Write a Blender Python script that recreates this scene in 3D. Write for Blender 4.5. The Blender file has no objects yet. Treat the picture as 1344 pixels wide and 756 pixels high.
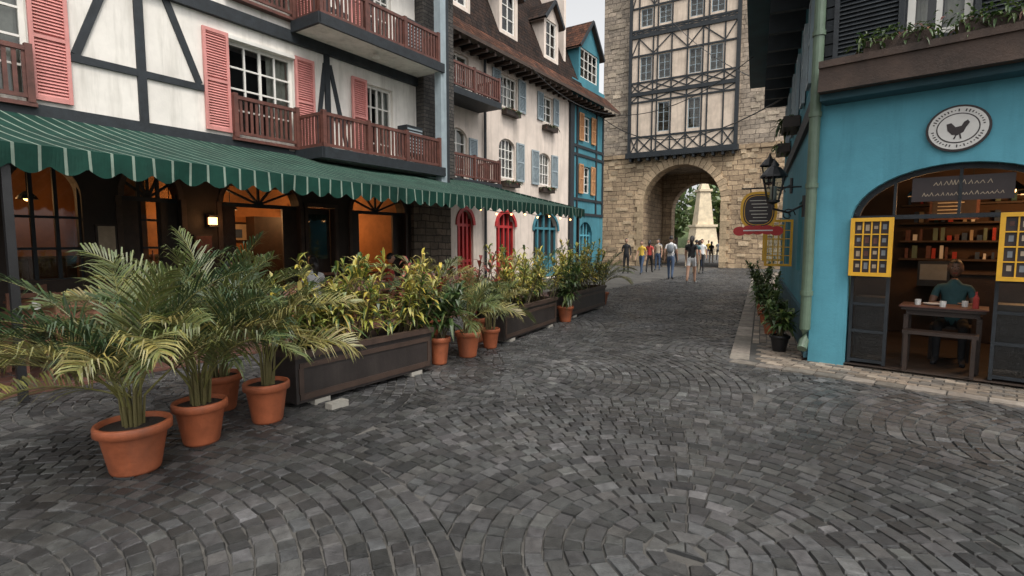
import bpy, math, random
from mathutils import Vector, Matrix
from mathutils.geometry import tessellate_polygon
random.seed(7)
R_=random.Random(11)
# ------------------------------------------------------------------ materials
MATS={}
def nt(name):
    m=bpy.data.materials.new(name); m.use_nodes=True
    t=m.node_tree; t.nodes.clear()
    o=t.nodes.new('ShaderNodeOutputMaterial'); b=t.nodes.new('ShaderNodeBsdfPrincipled')
    t.links.new(b.outputs[0],o.inputs[0]); MATS[name]=m
    return m,t,b,o
def c4(c): return (c[0],c[1],c[2],1)
def noise(t,vec,scale,detail=4,rough=.6):
    n=t.nodes.new('ShaderNodeTexNoise'); n.inputs['Scale'].default_value=scale
    n.inputs['Detail'].default_value=min(detail,4); n.inputs['Roughness'].default_value=rough
    if vec: t.links.new(vec,n.inputs['Vector'])
    return n.outputs['Fac']
def mrange(t,v,a,b,c,d):
    n=t.nodes.new('ShaderNodeMapRange'); t.links.new(v,n.inputs[0])
    for i,x in enumerate((a,b,c,d)): n.inputs[i+1].default_value=x
    return n.outputs[0]
def mulc(t,col,fac):
    n=t.nodes.new('ShaderNodeVectorMath'); n.operation='SCALE'
    t.links.new(col,n.inputs[0]); t.links.new(fac,n.inputs['Scale']); return n.outputs[0]
def mixc(t,f,a,b):
    n=t.nodes.new('ShaderNodeMix'); n.data_type='RGBA'
    if hasattr(f,'is_linked'): t.links.new(f,n.inputs[0])
    else: n.inputs[0].default_value=f
    for i,x in ((6,a),(7,b)):
        if isinstance(x,tuple): n.inputs[i].default_value=c4(x)
        else: t.links.new(x,n.inputs[i])
    return n.outputs[2]
def bump(t,b,h,s,d=.01):
    n=t.nodes.new('ShaderNodeBump'); n.inputs['Strength'].default_value=s; n.inputs['Distance'].default_value=d
    t.links.new(h,n.inputs['Height']); t.links.new(n.outputs[0],b.inputs['Normal'])
def pmat(name,col,rough=.7,var=.25,scale=2.5,bs=.35,bscale=40,metal=0,streak=0,bd=.01,grime=None):
    m,t,b,o=nt(name)
    g=t.nodes.new('ShaderNodeNewGeometry').outputs['Position']
    f=noise(t,g,scale,6,.65); f=mrange(t,f,.3,.7,1-var,1+var*.6)
    rgb=t.nodes.new('ShaderNodeRGB'); rgb.outputs[0].default_value=c4(col)
    c=mulc(t,rgb.outputs[0],f)
    if streak:
        mp=t.nodes.new('ShaderNodeMapping'); mp.inputs['Scale'].default_value=(2.2,2.2,.25)
        t.links.new(g,mp.inputs[0])
        s=noise(t,mp.outputs[0],2.0,7,.7); s=mrange(t,s,.48,.75,0,streak)
        c=mixc(t,s,c,grime or (col[0]*.35,col[1]*.34,col[2]*.3))
    t.links.new(c,b.inputs['Base Color'])
    b.inputs['Roughness'].default_value=rough; b.inputs['Metallic'].default_value=metal
    if bs: bump(t,b,noise(t,g,bscale,5,.7),bs,bd)
    return m
def stonemat(name,c1,c2,mort,bw,bh,ms=.02,dist=.05,rough=.85,bd=.04,uv=True,var=.45):
    m,t,b,o=nt(name)
    u=t.nodes.new('ShaderNodeUVMap').outputs[0]
    g=t.nodes.new('ShaderNodeNewGeometry').outputs['Position']
    nn=t.nodes.new('ShaderNodeTexNoise'); nn.inputs['Scale'].default_value=2.2; t.links.new(u,nn.inputs['Vector'])
    sb=t.nodes.new('ShaderNodeVectorMath'); sb.operation='SUBTRACT'; t.links.new(nn.outputs['Color'],sb.inputs[0]); sb.inputs[1].default_value=(.5,.5,.5)
    sc=t.nodes.new('ShaderNodeVectorMath'); sc.operation='SCALE'; t.links.new(sb.outputs[0],sc.inputs[0]); sc.inputs['Scale'].default_value=dist*2
    ad=t.nodes.new('ShaderNodeVectorMath'); ad.operation='ADD'; t.links.new(u,ad.inputs[0]); t.links.new(sc.outputs[0],ad.inputs[1])
    br=t.nodes.new('ShaderNodeTexBrick'); t.links.new(ad.outputs[0],br.inputs['Vector'])
    br.inputs['Color1'].default_value=c4(c1); br.inputs['Color2'].default_value=c4(c2); br.inputs['Mortar'].default_value=c4(mort)
    br.inputs['Scale'].default_value=1; br.inputs['Brick Width'].default_value=bw; br.inputs['Row Height'].default_value=bh
    br.inputs['Mortar Size'].default_value=ms; br.inputs['Mortar Smooth'].default_value=.3
    br.offset=.5; br.squash=1.35; br.squash_frequency=3
    f=mrange(t,noise(t,g,.9,8,.75),.3,.7,1-var,1+var*.5)
    f2=mrange(t,noise(t,g,9,4,.6),.3,.7,.8,1.15)
    c=mulc(t,br.outputs['Color'],f); c=mulc(t,c,f2)
    t.links.new(c,b.inputs['Base Color']); b.inputs['Roughness'].default_value=rough
    if rough>.93: b.inputs['Specular IOR Level'].default_value=.15
    h=t.nodes.new('ShaderNodeMath'); h.operation='MULTIPLY_ADD'; t.links.new(br.outputs['Fac'],h.inputs[0]); h.inputs[1].default_value=-1.0
    t.links.new(noise(t,g,7,6,.7),h.inputs[2]); bump(t,b,h.outputs[0],.9,bd)
    return m
def attrmat(name,rough=.6,transl=0,scale=6,var=.25,bs=.3,bscale=60,bd=.004,big=0):
    m,t,b,o=nt(name)
    a=t.nodes.new('ShaderNodeAttribute'); a.attribute_name='Col'
    g=t.nodes.new('ShaderNodeNewGeometry').outputs['Position']
    c=mulc(t,a.outputs['Color'],mrange(t,noise(t,g,scale,5,.65),.3,.7,1-var,1+var))
    if big:
        c=mulc(t,c,mrange(t,noise(t,g,.42,5,.6),.34,.66,1-big,1+big))
        t.links.new(mrange(t,noise(t,g,1.3,5,.6),.3,.7,rough-.16,rough+.2),b.inputs['Roughness'])
    t.links.new(c,b.inputs['Base Color'])
    if not big: b.inputs['Roughness'].default_value=rough
    if bs: bump(t,b,noise(t,g,bscale,5,.7),bs,bd)
    if transl:
        tr=t.nodes.new('ShaderNodeBsdfTranslucent'); t.links.new(c,tr.inputs[0])
        mx=t.nodes.new('ShaderNodeMixShader'); mx.inputs[0].default_value=transl
        t.links.new(b.outputs[0],mx.inputs[1]); t.links.new(tr.outputs[0],mx.inputs[2]); t.links.new(mx.outputs[0],o.inputs[0])
    return m
def emat(name,col,s):
    m,t,b,o=nt(name)
    b.inputs['Base Color'].default_value=c4(col); b.inputs['Emission Color'].default_value=c4(col); b.inputs['Emission Strength'].default_value=s
def glassmat(name):
    m,t,b,o=nt(name)
    tr=t.nodes.new('ShaderNodeBsdfTransparent'); gl=t.nodes.new('ShaderNodeBsdfGlossy'); gl.inputs['Roughness'].default_value=.04
    tr.inputs[0].default_value=(.75,.8,.8,1)
    lw=t.nodes.new('ShaderNodeFresnel'); lw.inputs[0].default_value=1.5
    f=mrange(t,lw.outputs[0],0,1,.03,1)
    mx=t.nodes.new('ShaderNodeMixShader'); t.links.new(f,mx.inputs[0]); t.links.new(tr.outputs[0],mx.inputs[1]); t.links.new(gl.outputs[0],mx.inputs[2]); t.links.new(mx.outputs[0],o.inputs[0])

pmat('plaster_white',(.78,.74,.68),.85,.14,1.2,.3,25,streak=.42)
pmat('plaster_warm',(.72,.62,.54),.85,.15,1.2,.3,25,streak=.42)
pmat('plaster_cream',(.68,.56,.45),.85,.2,1.5,.3,25,streak=.4)
pmat('timber_black',(.016,.021,.026),.65,.4,6,.5,50)
pmat('wood_brown',(.12,.044,.032),.55,.45,5,.5,45)
pmat('wood_dark',(.032,.018,.012),.5,.45,5,.5,45)
pmat('beam_brown',(.06,.036,.025),.65,.5,3,.6,40,streak=.4)
pmat('shutter_pink',(.6,.25,.225),.6,.15,3,.2,40,streak=.35)
pmat('shutter_grey',(.3,.36,.39),.6,.15,3,.2,40,streak=.3)
pmat('shutter_orange',(.5,.26,.12),.6,.15,3,.2,40)
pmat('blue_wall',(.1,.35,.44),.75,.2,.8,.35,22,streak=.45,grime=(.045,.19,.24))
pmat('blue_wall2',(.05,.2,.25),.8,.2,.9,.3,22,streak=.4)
pmat('teal_dark',(.02,.07,.09),.7,.3,2,.3,30)
pmat('frame_white',(.7,.68,.63),.5,.1,4,0)
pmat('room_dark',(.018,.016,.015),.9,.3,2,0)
pmat('curtain',(.55,.51,.44),.9,.2,9,0)
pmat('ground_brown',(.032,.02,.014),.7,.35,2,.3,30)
pmat('ochre_wall',(.28,.12,.04),.8,.45,1.2,.2,20)
pmat('cafe_wall',(.07,.04,.025),.8,.4,1.5,.2,20)
pmat('red_paint',(.45,.025,.025),.5,.2,3,.1,30)
pmat('yellow_paint',(.75,.4,.025),.45,.15,5,.1,30)
pmat('green_pipe',(.11,.16,.11),.45,.25,4,.2,30,streak=.3)
pmat('metal_black',(.015,.015,.016),.4,.3,8,.2,60)
pmat('planter_brown',(.026,.02,.018),.5,.35,4,.35,50,streak=.25,grime=(.07,.06,.05))
pmat('planter_rim',(.055,.034,.025),.5,.35,4,.35,50)
pmat('terracotta',(.36,.1,.04),.6,.35,5,.35,40,streak=.4,grime=(.15,.085,.06))
pmat('soil',(.025,.017,.012),.95,.4,20,1,50,bd=.03)
pmat('grout',(.085,.08,.072),.9,.6,1.5,.6,50,bd=.01)
pmat('terrace_tile',(.12,.055,.04),.6,.35,2,.2,30)
pmat('concrete',(.33,.31,.27),.9,.25,4,.5,30)
pmat('white_paint',(.72,.7,.66),.5,.1,4,.1,30)
pmat('sign_dark',(.03,.02,.02),.5,.2,4,0)
pmat('wicker',(.2,.085,.05),.6,.35,12,.5,90)
pmat('tablecloth',(.5,.26,.22),.8,.2,4,.2,30)
pmat('skin',(.42,.24,.16),.55,.08,9,0)
pmat('skin_dark',(.25,.13,.085),.55,.08,9,0)
pmat('hair',(.015,.011,.01),.5,.3,30,.5,90)
pmat('cl_black',(.018,.018,.02),.85,.3,9,.3,40)
pmat('cl_white',(.6,.6,.6),.85,.15,9,.3,40)
pmat('cl_grey',(.2,.22,.24),.85,.15,9,.3,40)
pmat('cl_yellow',(.6,.4,.06),.85,.15,9,.3,40)
pmat('cl_denim',(.05,.08,.14),.85,.2,9,.3,40)
pmat('cl_teal',(.05,.12,.13),.85,.2,9,.3,40)
pmat('cl_red',(.4,.05,.04),.85,.2,9,.3,40)
pmat('cl_beige',(.4,.32,.23),.85,.2,9,.3,40)
pmat('cream_stone',(.68,.57,.4),.85,.25,1.5,.4,14)
stonemat('stone_tan',(.56,.41,.26),(.36,.26,.165),(.15,.1,.07),.62,.3,.016,.09)
stonemat('stone_grey',(.48,.39,.3),(.32,.265,.21),(.14,.115,.09),.55,.27,.016,.1)
stonemat('stone_dark',(.05,.045,.04),(.09,.08,.07),(.02,.02,.02),.3,.1,.012,.02)
stonemat('stone_mix',(.26,.2,.15),(.16,.13,.1),(.07,.06,.05),.35,.2,.015,.05)
stonemat('roof_tile',(.028,.022,.02),(.055,.034,.026),(.008,.007,.007),.22,.16,.012,.015,.95,.05)
stonemat('roof_rust',(.15,.065,.04),(.05,.03,.024),(.02,.015,.012),.22,.16,.012,.015,.95,.05,var=.6)
stonemat('roof_red',(.3,.11,.06),(.18,.075,.045),(.05,.02,.015),.22,.16,.012,.015,.95,.05)
attrmat('cobble',.44,0,16,.38,.9,80,.007,.45)
attrmat('paver',.7,0,10,.3,.6,60,.005,.25)
attrmat('leafmat',.42,.25,8,.15,0)
glassmat('glass')
emat('lamp_glow',(1,.5,.18),5)
emat('bulb_glow',(1,.5,.18),7)
m,t,b,o=nt('awning_green')
u=t.nodes.new('ShaderNodeUVMap').outputs[0]; sp=t.nodes.new('ShaderNodeSeparateXYZ'); t.links.new(u,sp.inputs[0])
def stripe(per,lo):
    a=t.nodes.new('ShaderNodeMath'); a.operation='MULTIPLY'; a.inputs[1].default_value=1/per; t.links.new(sp.outputs[0],a.inputs[0])
    f=t.nodes.new('ShaderNodeMath'); f.operation='FRACT'; t.links.new(a.outputs[0],f.inputs[0])
    l=t.nodes.new('ShaderNodeMath'); l.operation='LESS_THAN'; t.links.new(f.outputs[0],l.inputs[0]); l.inputs[1].default_value=lo
    return l.outputs[0]
g=t.nodes.new('ShaderNodeNewGeometry').outputs['Position']
c=mixc(t,stripe(.2,.13),(.007,.045,.032),(.22,.28,.23))
c=mulc(t,c,mrange(t,noise(t,g,1.7,6,.7),.3,.7,.55,1.25))
t.links.new(c,b.inputs['Base Color']); b.inputs['Roughness'].default_value=.8; b.inputs['Specular IOR Level'].default_value=.25
tr=t.nodes.new('ShaderNodeBsdfTranslucent'); t.links.new(c,tr.inputs[0]); mx=t.nodes.new('ShaderNodeMixShader'); mx.inputs[0].default_value=.12
t.links.new(b.outputs[0],mx.inputs[1]); t.links.new(tr.outputs[0],mx.inputs[2]); t.links.new(mx.outputs[0],o.inputs[0])

# ------------------------------------------------------------------ mesh helpers
class Fr:
    def __init__(s,o,d,n):
        s.o=Vector((o[0],o[1],0)); s.d=Vector((d[0],d[1],0)).normalized(); s.n=Vector((n[0],n[1],0)).normalized()
    def P(s,a,b,z): return s.o+s.d*a+s.n*b+Vector((0,0,z))
WF=Fr((0,0),(1,0),(0,-1))
class MB:
    def __init__(s,fr=WF,uv=True): s.v=[];s.f=[];s.m=[];s.c=[];s.fr=fr;s.uv=uv;s.mats=[]
    def mi(s,m):
        if m not in s.mats: s.mats.append(m)
        return s.mats.index(m)
    def face(s,pts,mat,col=(1,1,1)):
        i=len(s.v); s.v.extend(pts); s.f.append(tuple(range(i,i+len(pts)))); s.m.append(s.mi(mat)); s.c.append(col)
    def box(s,a0,a1,b0,b1,z0,z1,mat,fr=None,col=(1,1,1)):
        fr=fr or s.fr; P=fr.P
        a0,a1=min(a0,a1),max(a0,a1); b0,b1=min(b0,b1),max(b0,b1)
        p=[P(a0,b0,z0),P(a1,b0,z0),P(a1,b1,z0),P(a0,b1,z0),P(a0,b0,z1),P(a1,b0,z1),P(a1,b1,z1),P(a0,b1,z1)]
        for q in ((3,2,1,0),(4,5,6,7),(0,1,5,4),(1,2,6,5),(2,3,7,6),(3,0,4,7)): s.face([p[k] for k in q],mat,col)
    def bar(s,p,q,w,b0,b1,mat,fr=None):
        fr=fr or s.fr
        dx,dz=q[0]-p[0],q[1]-p[1]; l=math.hypot(dx,dz); nx,nz=-dz/l*w/2,dx/l*w/2
        c=[(p[0]+nx,p[1]+nz),(q[0]+nx,q[1]+nz),(q[0]-nx,q[1]-nz),(p[0]-nx,p[1]-nz)]
        f=[fr.P(x,b1,z) for x,z in c]; k=[fr.P(x,b0,z) for x,z in c]
        s.face(f,mat)
        for i in range(4):
            j=(i+1)%4; s.face([k[i],k[j],f[j],f[i]],mat)
    def tube(s,pts,rad,mat,seg=8,col=(1,1,1),cap=True):
        rings=[]
        for i,p in enumerate(pts):
            a=pts[max(i-1,0)];b=pts[min(i+1,len(pts)-1)]; T=(b-a).normalized()
            up=Vector((0,0,1)) if abs(T.z)<.95 else Vector((1,0,0))
            X=T.cross(up).normalized(); Y=X.cross(T)
            r=rad[i] if isinstance(rad,(list,tuple)) else rad
            rings.append([p+X*(r*math.cos(2*math.pi*k/seg))+Y*(r*math.sin(2*math.pi*k/seg)) for k in range(seg)])
        for i in range(len(rings)-1):
            for k in range(seg):
                k2=(k+1)%seg; s.face([rings[i][k],rings[i][k2],rings[i+1][k2],rings[i+1][k]],mat,col)
        if cap: s.face(rings[-1],mat,col); s.face(rings[0][::-1],mat,col)
    def lathe(s,c,prof,mat,seg=24,col=(1,1,1)):
        c=Vector(c); R=[[c+Vector((r*math.cos(2*math.pi*k/seg),r*math.sin(2*math.pi*k/seg),z)) for k in range(seg)] for r,z in prof]
        for i in range(len(R)-1):
            for k in range(seg):
                k2=(k+1)%seg; s.face([R[i][k],R[i][k2],R[i+1][k2],R[i+1][k]],mat,col)
    def ball(s,c,r,mat,seg=8,sc=(1,1,1),col=(1,1,1)):
        c=Vector(c)
        R=[[c+Vector((r*sc[0]*math.sin(math.pi*i/seg)*math.cos(2*math.pi*k/seg),r*sc[1]*math.sin(math.pi*i/seg)*math.sin(2*math.pi*k/seg),r*sc[2]*math.cos(math.pi*i/seg))) for k in range(seg)] for i in range(seg+1)]
        for i in range(seg):
            for k in range(seg):
                k2=(k+1)%seg; s.face([R[i+1][k],R[i+1][k2],R[i][k2],R[i][k]],mat,col)
    def wall(s,outer,holes,off,depth,mat,fr=None,revmat=None,back=True):
        fr=fr or s.fr; loops=[outer]+holes
        flat=[p for l in loops for p in l]
        tris=tessellate_polygon([[Vector((x,z,0)) for x,z in l] for l in loops])
        for tr in tris:
            q=[fr.P(flat[i][0],off,flat[i][1]) for i in tr]
            n=(q[1]-q[0]).cross(q[2]-q[0])
            if n.dot(fr.n)<0: q=q[::-1]
            s.face(q,mat)
            if back: s.face([p-fr.n*depth for p in q[::-1]],mat)
        for h in holes:
            for i in range(len(h)):
                a=h[i]; b=h[(i+1)%len(h)]
                s.face([fr.P(a[0],off,a[1]),fr.P(b[0],off,b[1]),fr.P(b[0],off-depth,b[1]),fr.P(a[0],off-depth,a[1])],revmat or mat)
    def build(s,name,parent=None,smooth=False):
        me=bpy.data.meshes.new(name); me.from_pydata([tuple(p) for p in s.v],[],s.f)
        for m in s.mats: me.materials.append(MATS[m])
        me.polygons.foreach_set('material_index',s.m)
        ca=me.color_attributes.new('Col','FLOAT_COLOR','CORNER'); arr=[]
        for f,c in zip(s.f,s.c): arr.extend((c[0],c[1],c[2],1.0)*len(f))
        ca.data.foreach_set('color',arr)
        if s.uv:
            uvl=me.uv_layers.new(name='UVMap'); arr=[]; d,n=s.fr.d,s.fr.n
            for f in s.f:
                p=[s.v[i] for i in f]; nn=(p[1]-p[0]).cross(p[2]-p[0])
                if nn.length>0: nn.normalize()
                if abs(nn.z)>.85: 
                    for q in p: arr.extend((q.dot(d),q.dot(n)))
                elif abs(nn.dot(n))>=abs(nn.dot(d)):
                    for q in p: arr.extend((q.dot(d),q.z))
                else:
                    for q in p: arr.extend((q.dot(n),q.z))
            uvl.data.foreach_set('uv',arr)
        if smooth:
            import bmesh
            bm=bmesh.new(); bm.from_mesh(me); bmesh.ops.remove_doubles(bm,verts=bm.verts,dist=1e-5); bm.to_mesh(me); bm.free()
            me.polygons.foreach_set('use_smooth',[True]*len(me.polygons))
        me.update()
        ob=bpy.data.objects.new(name,me); bpy.context.scene.collection.objects.link(ob)
        if parent: ob.parent=parent
        return ob
def empty(name):
    e=bpy.data.objects.new(name,None); bpy.context.scene.collection.objects.link(e); return e
def rect(a,b,c,d): return [(a,c),(b,c),(b,d),(a,d)]
def arch(a,b,z0,zs,rise,n=14):
    m=(a+b)/2;h=(b-a)/2
    return [(a,z0),(b,z0)]+[(m+h*math.cos(math.pi*i/n),zs+rise*math.sin(math.pi*i/n)) for i in range(n+1)]
def window(mb,a,b,z0,z1,off=-.12,nx=2,nz=3,bar=.035,fw=.07,mat='frame_white',curtain=True,fr=None):
    fr=fr or mb.fr
    mb.box(a,a+fw,off-.05,off+.03,z0,z1,mat,fr); mb.box(b-fw,b,off-.05,off+.03,z0,z1,mat,fr)
    mb.box(a+fw,b-fw,off-.05,off+.03,z0,z0+fw,mat,fr); mb.box(a+fw,b-fw,off-.05,off+.03,z1-fw,z1,mat,fr)
    for i in range(1,nx):
        x=a+fw+(b-a-2*fw)*i/nx; w=bar*(1.6 if nx%2==0 and i==nx//2 else 1)/2
        mb.box(x-w,x+w,off-.03,off+.02,z0+fw,z1-fw,mat,fr)
    for i in range(1,nz):
        z=z0+fw+(z1-z0-2*fw)*i/nz; mb.box(a+fw,b-fw,off-.025,off+.015,z-bar/2,z+bar/2,mat,fr)
    mb.face([fr.P(a,off-.01,z0),fr.P(b,off-.01,z0),fr.P(b,off-.01,z1),fr.P(a,off-.01,z1)],'glass')
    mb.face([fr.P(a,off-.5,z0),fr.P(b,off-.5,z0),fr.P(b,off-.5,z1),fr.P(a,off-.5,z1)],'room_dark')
    if curtain:
        w=(b-a)
        for (p,q) in ((a+.02,a+w*R_.uniform(.12,.3)),(b-w*R_.uniform(.3,.48),b-.02)):
            n=8
            for i in range(n):
                x0=p+(q-p)*i/n; x1=p+(q-p)*(i+1)/n; o0=off-.14+(.025 if i%2 else 0); o1=off-.14+(0 if i%2 else .025)
                mb.face([fr.P(x0,o0,z0),fr.P(x1,o1,z0),fr.P(x1,o1,z1),fr.P(x0,o0,z1)],'curtain')
def shutter(mb,a,b,z0,z1,mat,off=.0,fr=None):
    fr=fr or mb.fr; f=.055
    for p,q in ((a,a+f),(b-f,b)): mb.box(p,q,off+.01,off+.06,z0,z1,mat,fr)
    zm=(z0+z1)/2
    for p,q in ((z0,z0+f*1.4),(z1-f*1.2,z1),(zm-f/2,zm+f/2)): mb.box(a+f,b-f,off+.01,off+.057,p,q,mat,fr)
    z=z0+f*1.4
    while z<z1-f*1.5:
        P=fr.P
        if abs(z+.02-zm)>f*.7:
            mb.face([P(a+f,off+.05,z),P(b-f,off+.05,z),P(b-f,off+.02,z+.042),P(a+f,off+.02,z+.042)],mat)
            mb.face([P(a+f,off+.05,z),P(b-f,off+.05,z),P(b-f,off+.02,z-.004),P(a+f,off+.02,z-.004)],mat)
        z+=.05
    mb.face([fr.P(a+f,off+.012,z0),fr.P(b-f,off+.012,z0),fr.P(b-f,off+.012,z1),fr.P(a+f,off+.012,z1)],mat)
def railing(mb,a,b,off,z0,z1,mat='wood_brown',fr=None,side=True,step=.11,back=0.0):
    fr=fr or mb.fr
    mb.box(a,b,off-.07,off,z1-.07,z1,mat,fr); mb.box(a,b,off-.055,off-.01,z0+.06,z0+.12,mat,fr)
    x=a+.02
    while x<b-.05:
        mb.box(x,x+.055,off-.045,off-.02,z0+.12,z1-.07,mat,fr); x+=step
    k=max(1,round((b-a)/1.3))
    for i in range(k+1):
        x=a+(b-a-.09)*i/k; mb.box(x,x+.09,off-.085,off+.01,z0,z1+.04,mat,fr)
    if side:
        for xa in (a,b-.05):
            mb.box(xa,xa+.05,back,off-.085,z1-.065,z1-.003,mat,fr); mb.box(xa,xa+.05,back,off-.085,z0+.06,z0+.12,mat,fr)
            y=back+.04
            while y<off-.12: mb.box(xa+.01,xa+.035,y,y+.05,z0+.12,z1-.065,mat,fr); y+=step

# ------------------------------------------------------------------ foliage helpers
def jit(c,k=.3):
    f=R_.uniform(1-k,1+k); return (c[0]*f*R_.uniform(.85,1.15),c[1]*f,c[2]*f*R_.uniform(.7,1.3))
def leaf(mb,base,d,L,w,droop=.5,col=(.05,.1,.02),fold=.25,mid=None):
    d=d.normalized(); side=d.cross(Vector((0,0,1)))
    if side.length<.05: side=Vector((1,0,0))
    side.normalize(); up=side.cross(d).normalized()
    prof=[(0,.25),(.3,.95),(.65,.85),(1,.03)]; L3=[]
    for t,wf in prof:
        c=base+d*(L*t*(1-.15*droop*t))+Vector((0,0,-1))*(L*droop*t*t*.6)
        hw=w*wf/2; L3.append((c,c+side*hw+up*hw*fold*1.5,c-side*hw+up*hw*fold*1.5))
    for i in range(3):
        a,b=L3[i],L3[i+1]
        mb.face([a[0],a[1],b[1],b[0]],'leafmat',col); mb.face([a[2],a[0],b[0],b[2]],'leafmat',mid or col)
def frond(mb,base,az,elev,L,droop,nl,ll,lw,col):
    h=Vector((math.cos(az),math.sin(az),0)); side=Vector((-math.sin(az),math.cos(az),0)); n=12
    pts=[base.copy()]; T=[]; cu=R_.uniform(-.35,.35)
    for i in range(n):
        e=elev-droop*((i+.5)/n)**1.5; hh_=h*math.cos(cu*i/n)+side*math.sin(cu*i/n); tt=hh_*math.cos(e)+Vector((0,0,math.sin(e))); T.append(tt); pts.append(pts[-1]+tt*(L/n))
    T.append(T[-1])
    mb.tube(pts,[.008*(1-.8*i/n) for i in range(n+1)],'leafmat',4,(.19,.18,.06),False)
    twist=R_.uniform(-.35,.35)
    for j in range(nl):
        t=.2+.8*(j+.5)/nl; f=t*n; i=min(int(f),n-1); p=pts[i].lerp(pts[i+1],f-i); tt=T[i]; sd=tt.cross(Vector((0,0,1))).normalized(); up=sd.cross(tt)
        if up.z<0: up=-up
        l=ll*(.4+.9*math.sin(math.pi*min(1,(t-.12)/.92)**.8))*R_.uniform(.8,1.12)
        for sg in (-1,1):
            a=1.0-.6*t+R_.uniform(-.13,.13)
            d=(tt*math.cos(a)+sd*sg*math.sin(a)+up*(R_.uniform(.1,.4)+sg*twist)).normalized()
            m1=p+d*l*.35; q=p+d*l*.7+Vector((0,0,-.07*l)); e=p+d*l*.98+Vector((0,0,-l*R_.uniform(.2,.5)))
            wv=tt.cross(d); wv=d.cross(wv).normalized()*lw/2
            cc=jit(col,.38)
            mb.face([p-wv*.4,p+wv*.4,m1+wv,m1-wv],'leafmat',cc); mb.face([m1-wv,m1+wv,q+wv*.8,q-wv*.8],'leafmat',cc); mb.face([q-wv*.8,q+wv*.8,e],'leafmat',cc)
def palm(mb,c,z0,n,L,spread=1.0,col=(.09,.14,.035),nl=30,ll=.3,lw=.019,emin=.5,extra=()):
    for i in range(n):
        k=i/(n-1); az=i*2.39996+R_.uniform(-.25,.25); elev=1.42-(1.42-emin)*k+R_.uniform(-.1,.1)
        rr=R_.uniform(.03,.09); st=R_.uniform(.12,.32)
        base=Vector((c[0]+math.cos(az)*rr,c[1]+math.sin(az)*rr,z0+st))
        mb.tube([Vector((c[0]+math.cos(az)*rr*.7,c[1]+math.sin(az)*rr*.7,z0-.05)),base],[.012,.008],'leafmat',5,(.16,.14,.06),False)
        rn=R_.random(); cc=col if rn<.5 else ((.22,.2,.07) if rn<.8 else (.045,.075,.03))
        frond(mb,base,az,elev,L*R_.uniform(.75,1.05),R_.uniform(1.1,1.6)*spread*(.7+.35*k),nl,ll,lw,cc)
    for az,elev,l,dr in extra:
        frond(mb,Vector((c[0],c[1],z0+.2)),az,elev,l,dr,nl+6,ll,lw,(.2,.19,.07))
YEL=[(.4,.34,.06),(.3,.3,.06),(.48,.38,.1),(.12,.16,.035),(.05,.09,.02),(.27,.27,.06),(.44,.4,.13)]
GRN=[(.03,.06,.015),(.045,.08,.02),(.06,.1,.03),(.085,.12,.035)]
RED=[(.36,.07,.05),(.26,.05,.04),(.45,.17,.11),(.08,.08,.03),(.11,.035,.03)]
def bush(mb,x,y,z0,h,nl,L,w,cols,topcols=None,lean=.15):
    a=R_.uniform(0,6.28); top=Vector((x+lean*h*math.cos(a),y+lean*h*math.sin(a),z0+h)); b=Vector((x,y,z0))
    mb.tube([b,b.lerp(top,.5)+Vector((R_.uniform(-.03,.03),R_.uniform(-.03,.03),0)),top],[.012,.01,.006],'leafmat',5,(.1,.08,.04))
    for i in range(nl):
        t=R_.uniform(.25,1)**.75; p=b.lerp(top,t); az=i*2.4+R_.uniform(-.3,.3); el=-.2+1.4*t+R_.uniform(-.3,.3)
        d=Vector((math.cos(az)*math.cos(el),math.sin(az)*math.cos(el),math.sin(el)))
        cs=(topcols if topcols and t>.5 else cols); c=jit(R_.choice(cs),.25); c2=jit(R_.choice(cs),.25)
        leaf(mb,p,d,L*R_.uniform(.7,1.15),w*R_.uniform(.8,1.2),R_.uniform(.5,1.3),c,mid=c2 if R_.random()<.5 else c)
def pot(mb,c,h,r,mat='terracotta'):
    x,y,z=c
    mb.lathe((x,y,z),[(0,0.0),(r*.62,0),(r*.66,.02),(r*.86,h*.78),(r*.88,h*.8),(r,h*.82),(r*1.0,h*.97),(r*.97,h),(r*.88,h),(r*.86,h*.9)],mat,28)
    mb.lathe((x,y,z),[(r*.87,h*.9),(r*.4,h*.92),(0,h*.93)],'soil',20)

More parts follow.
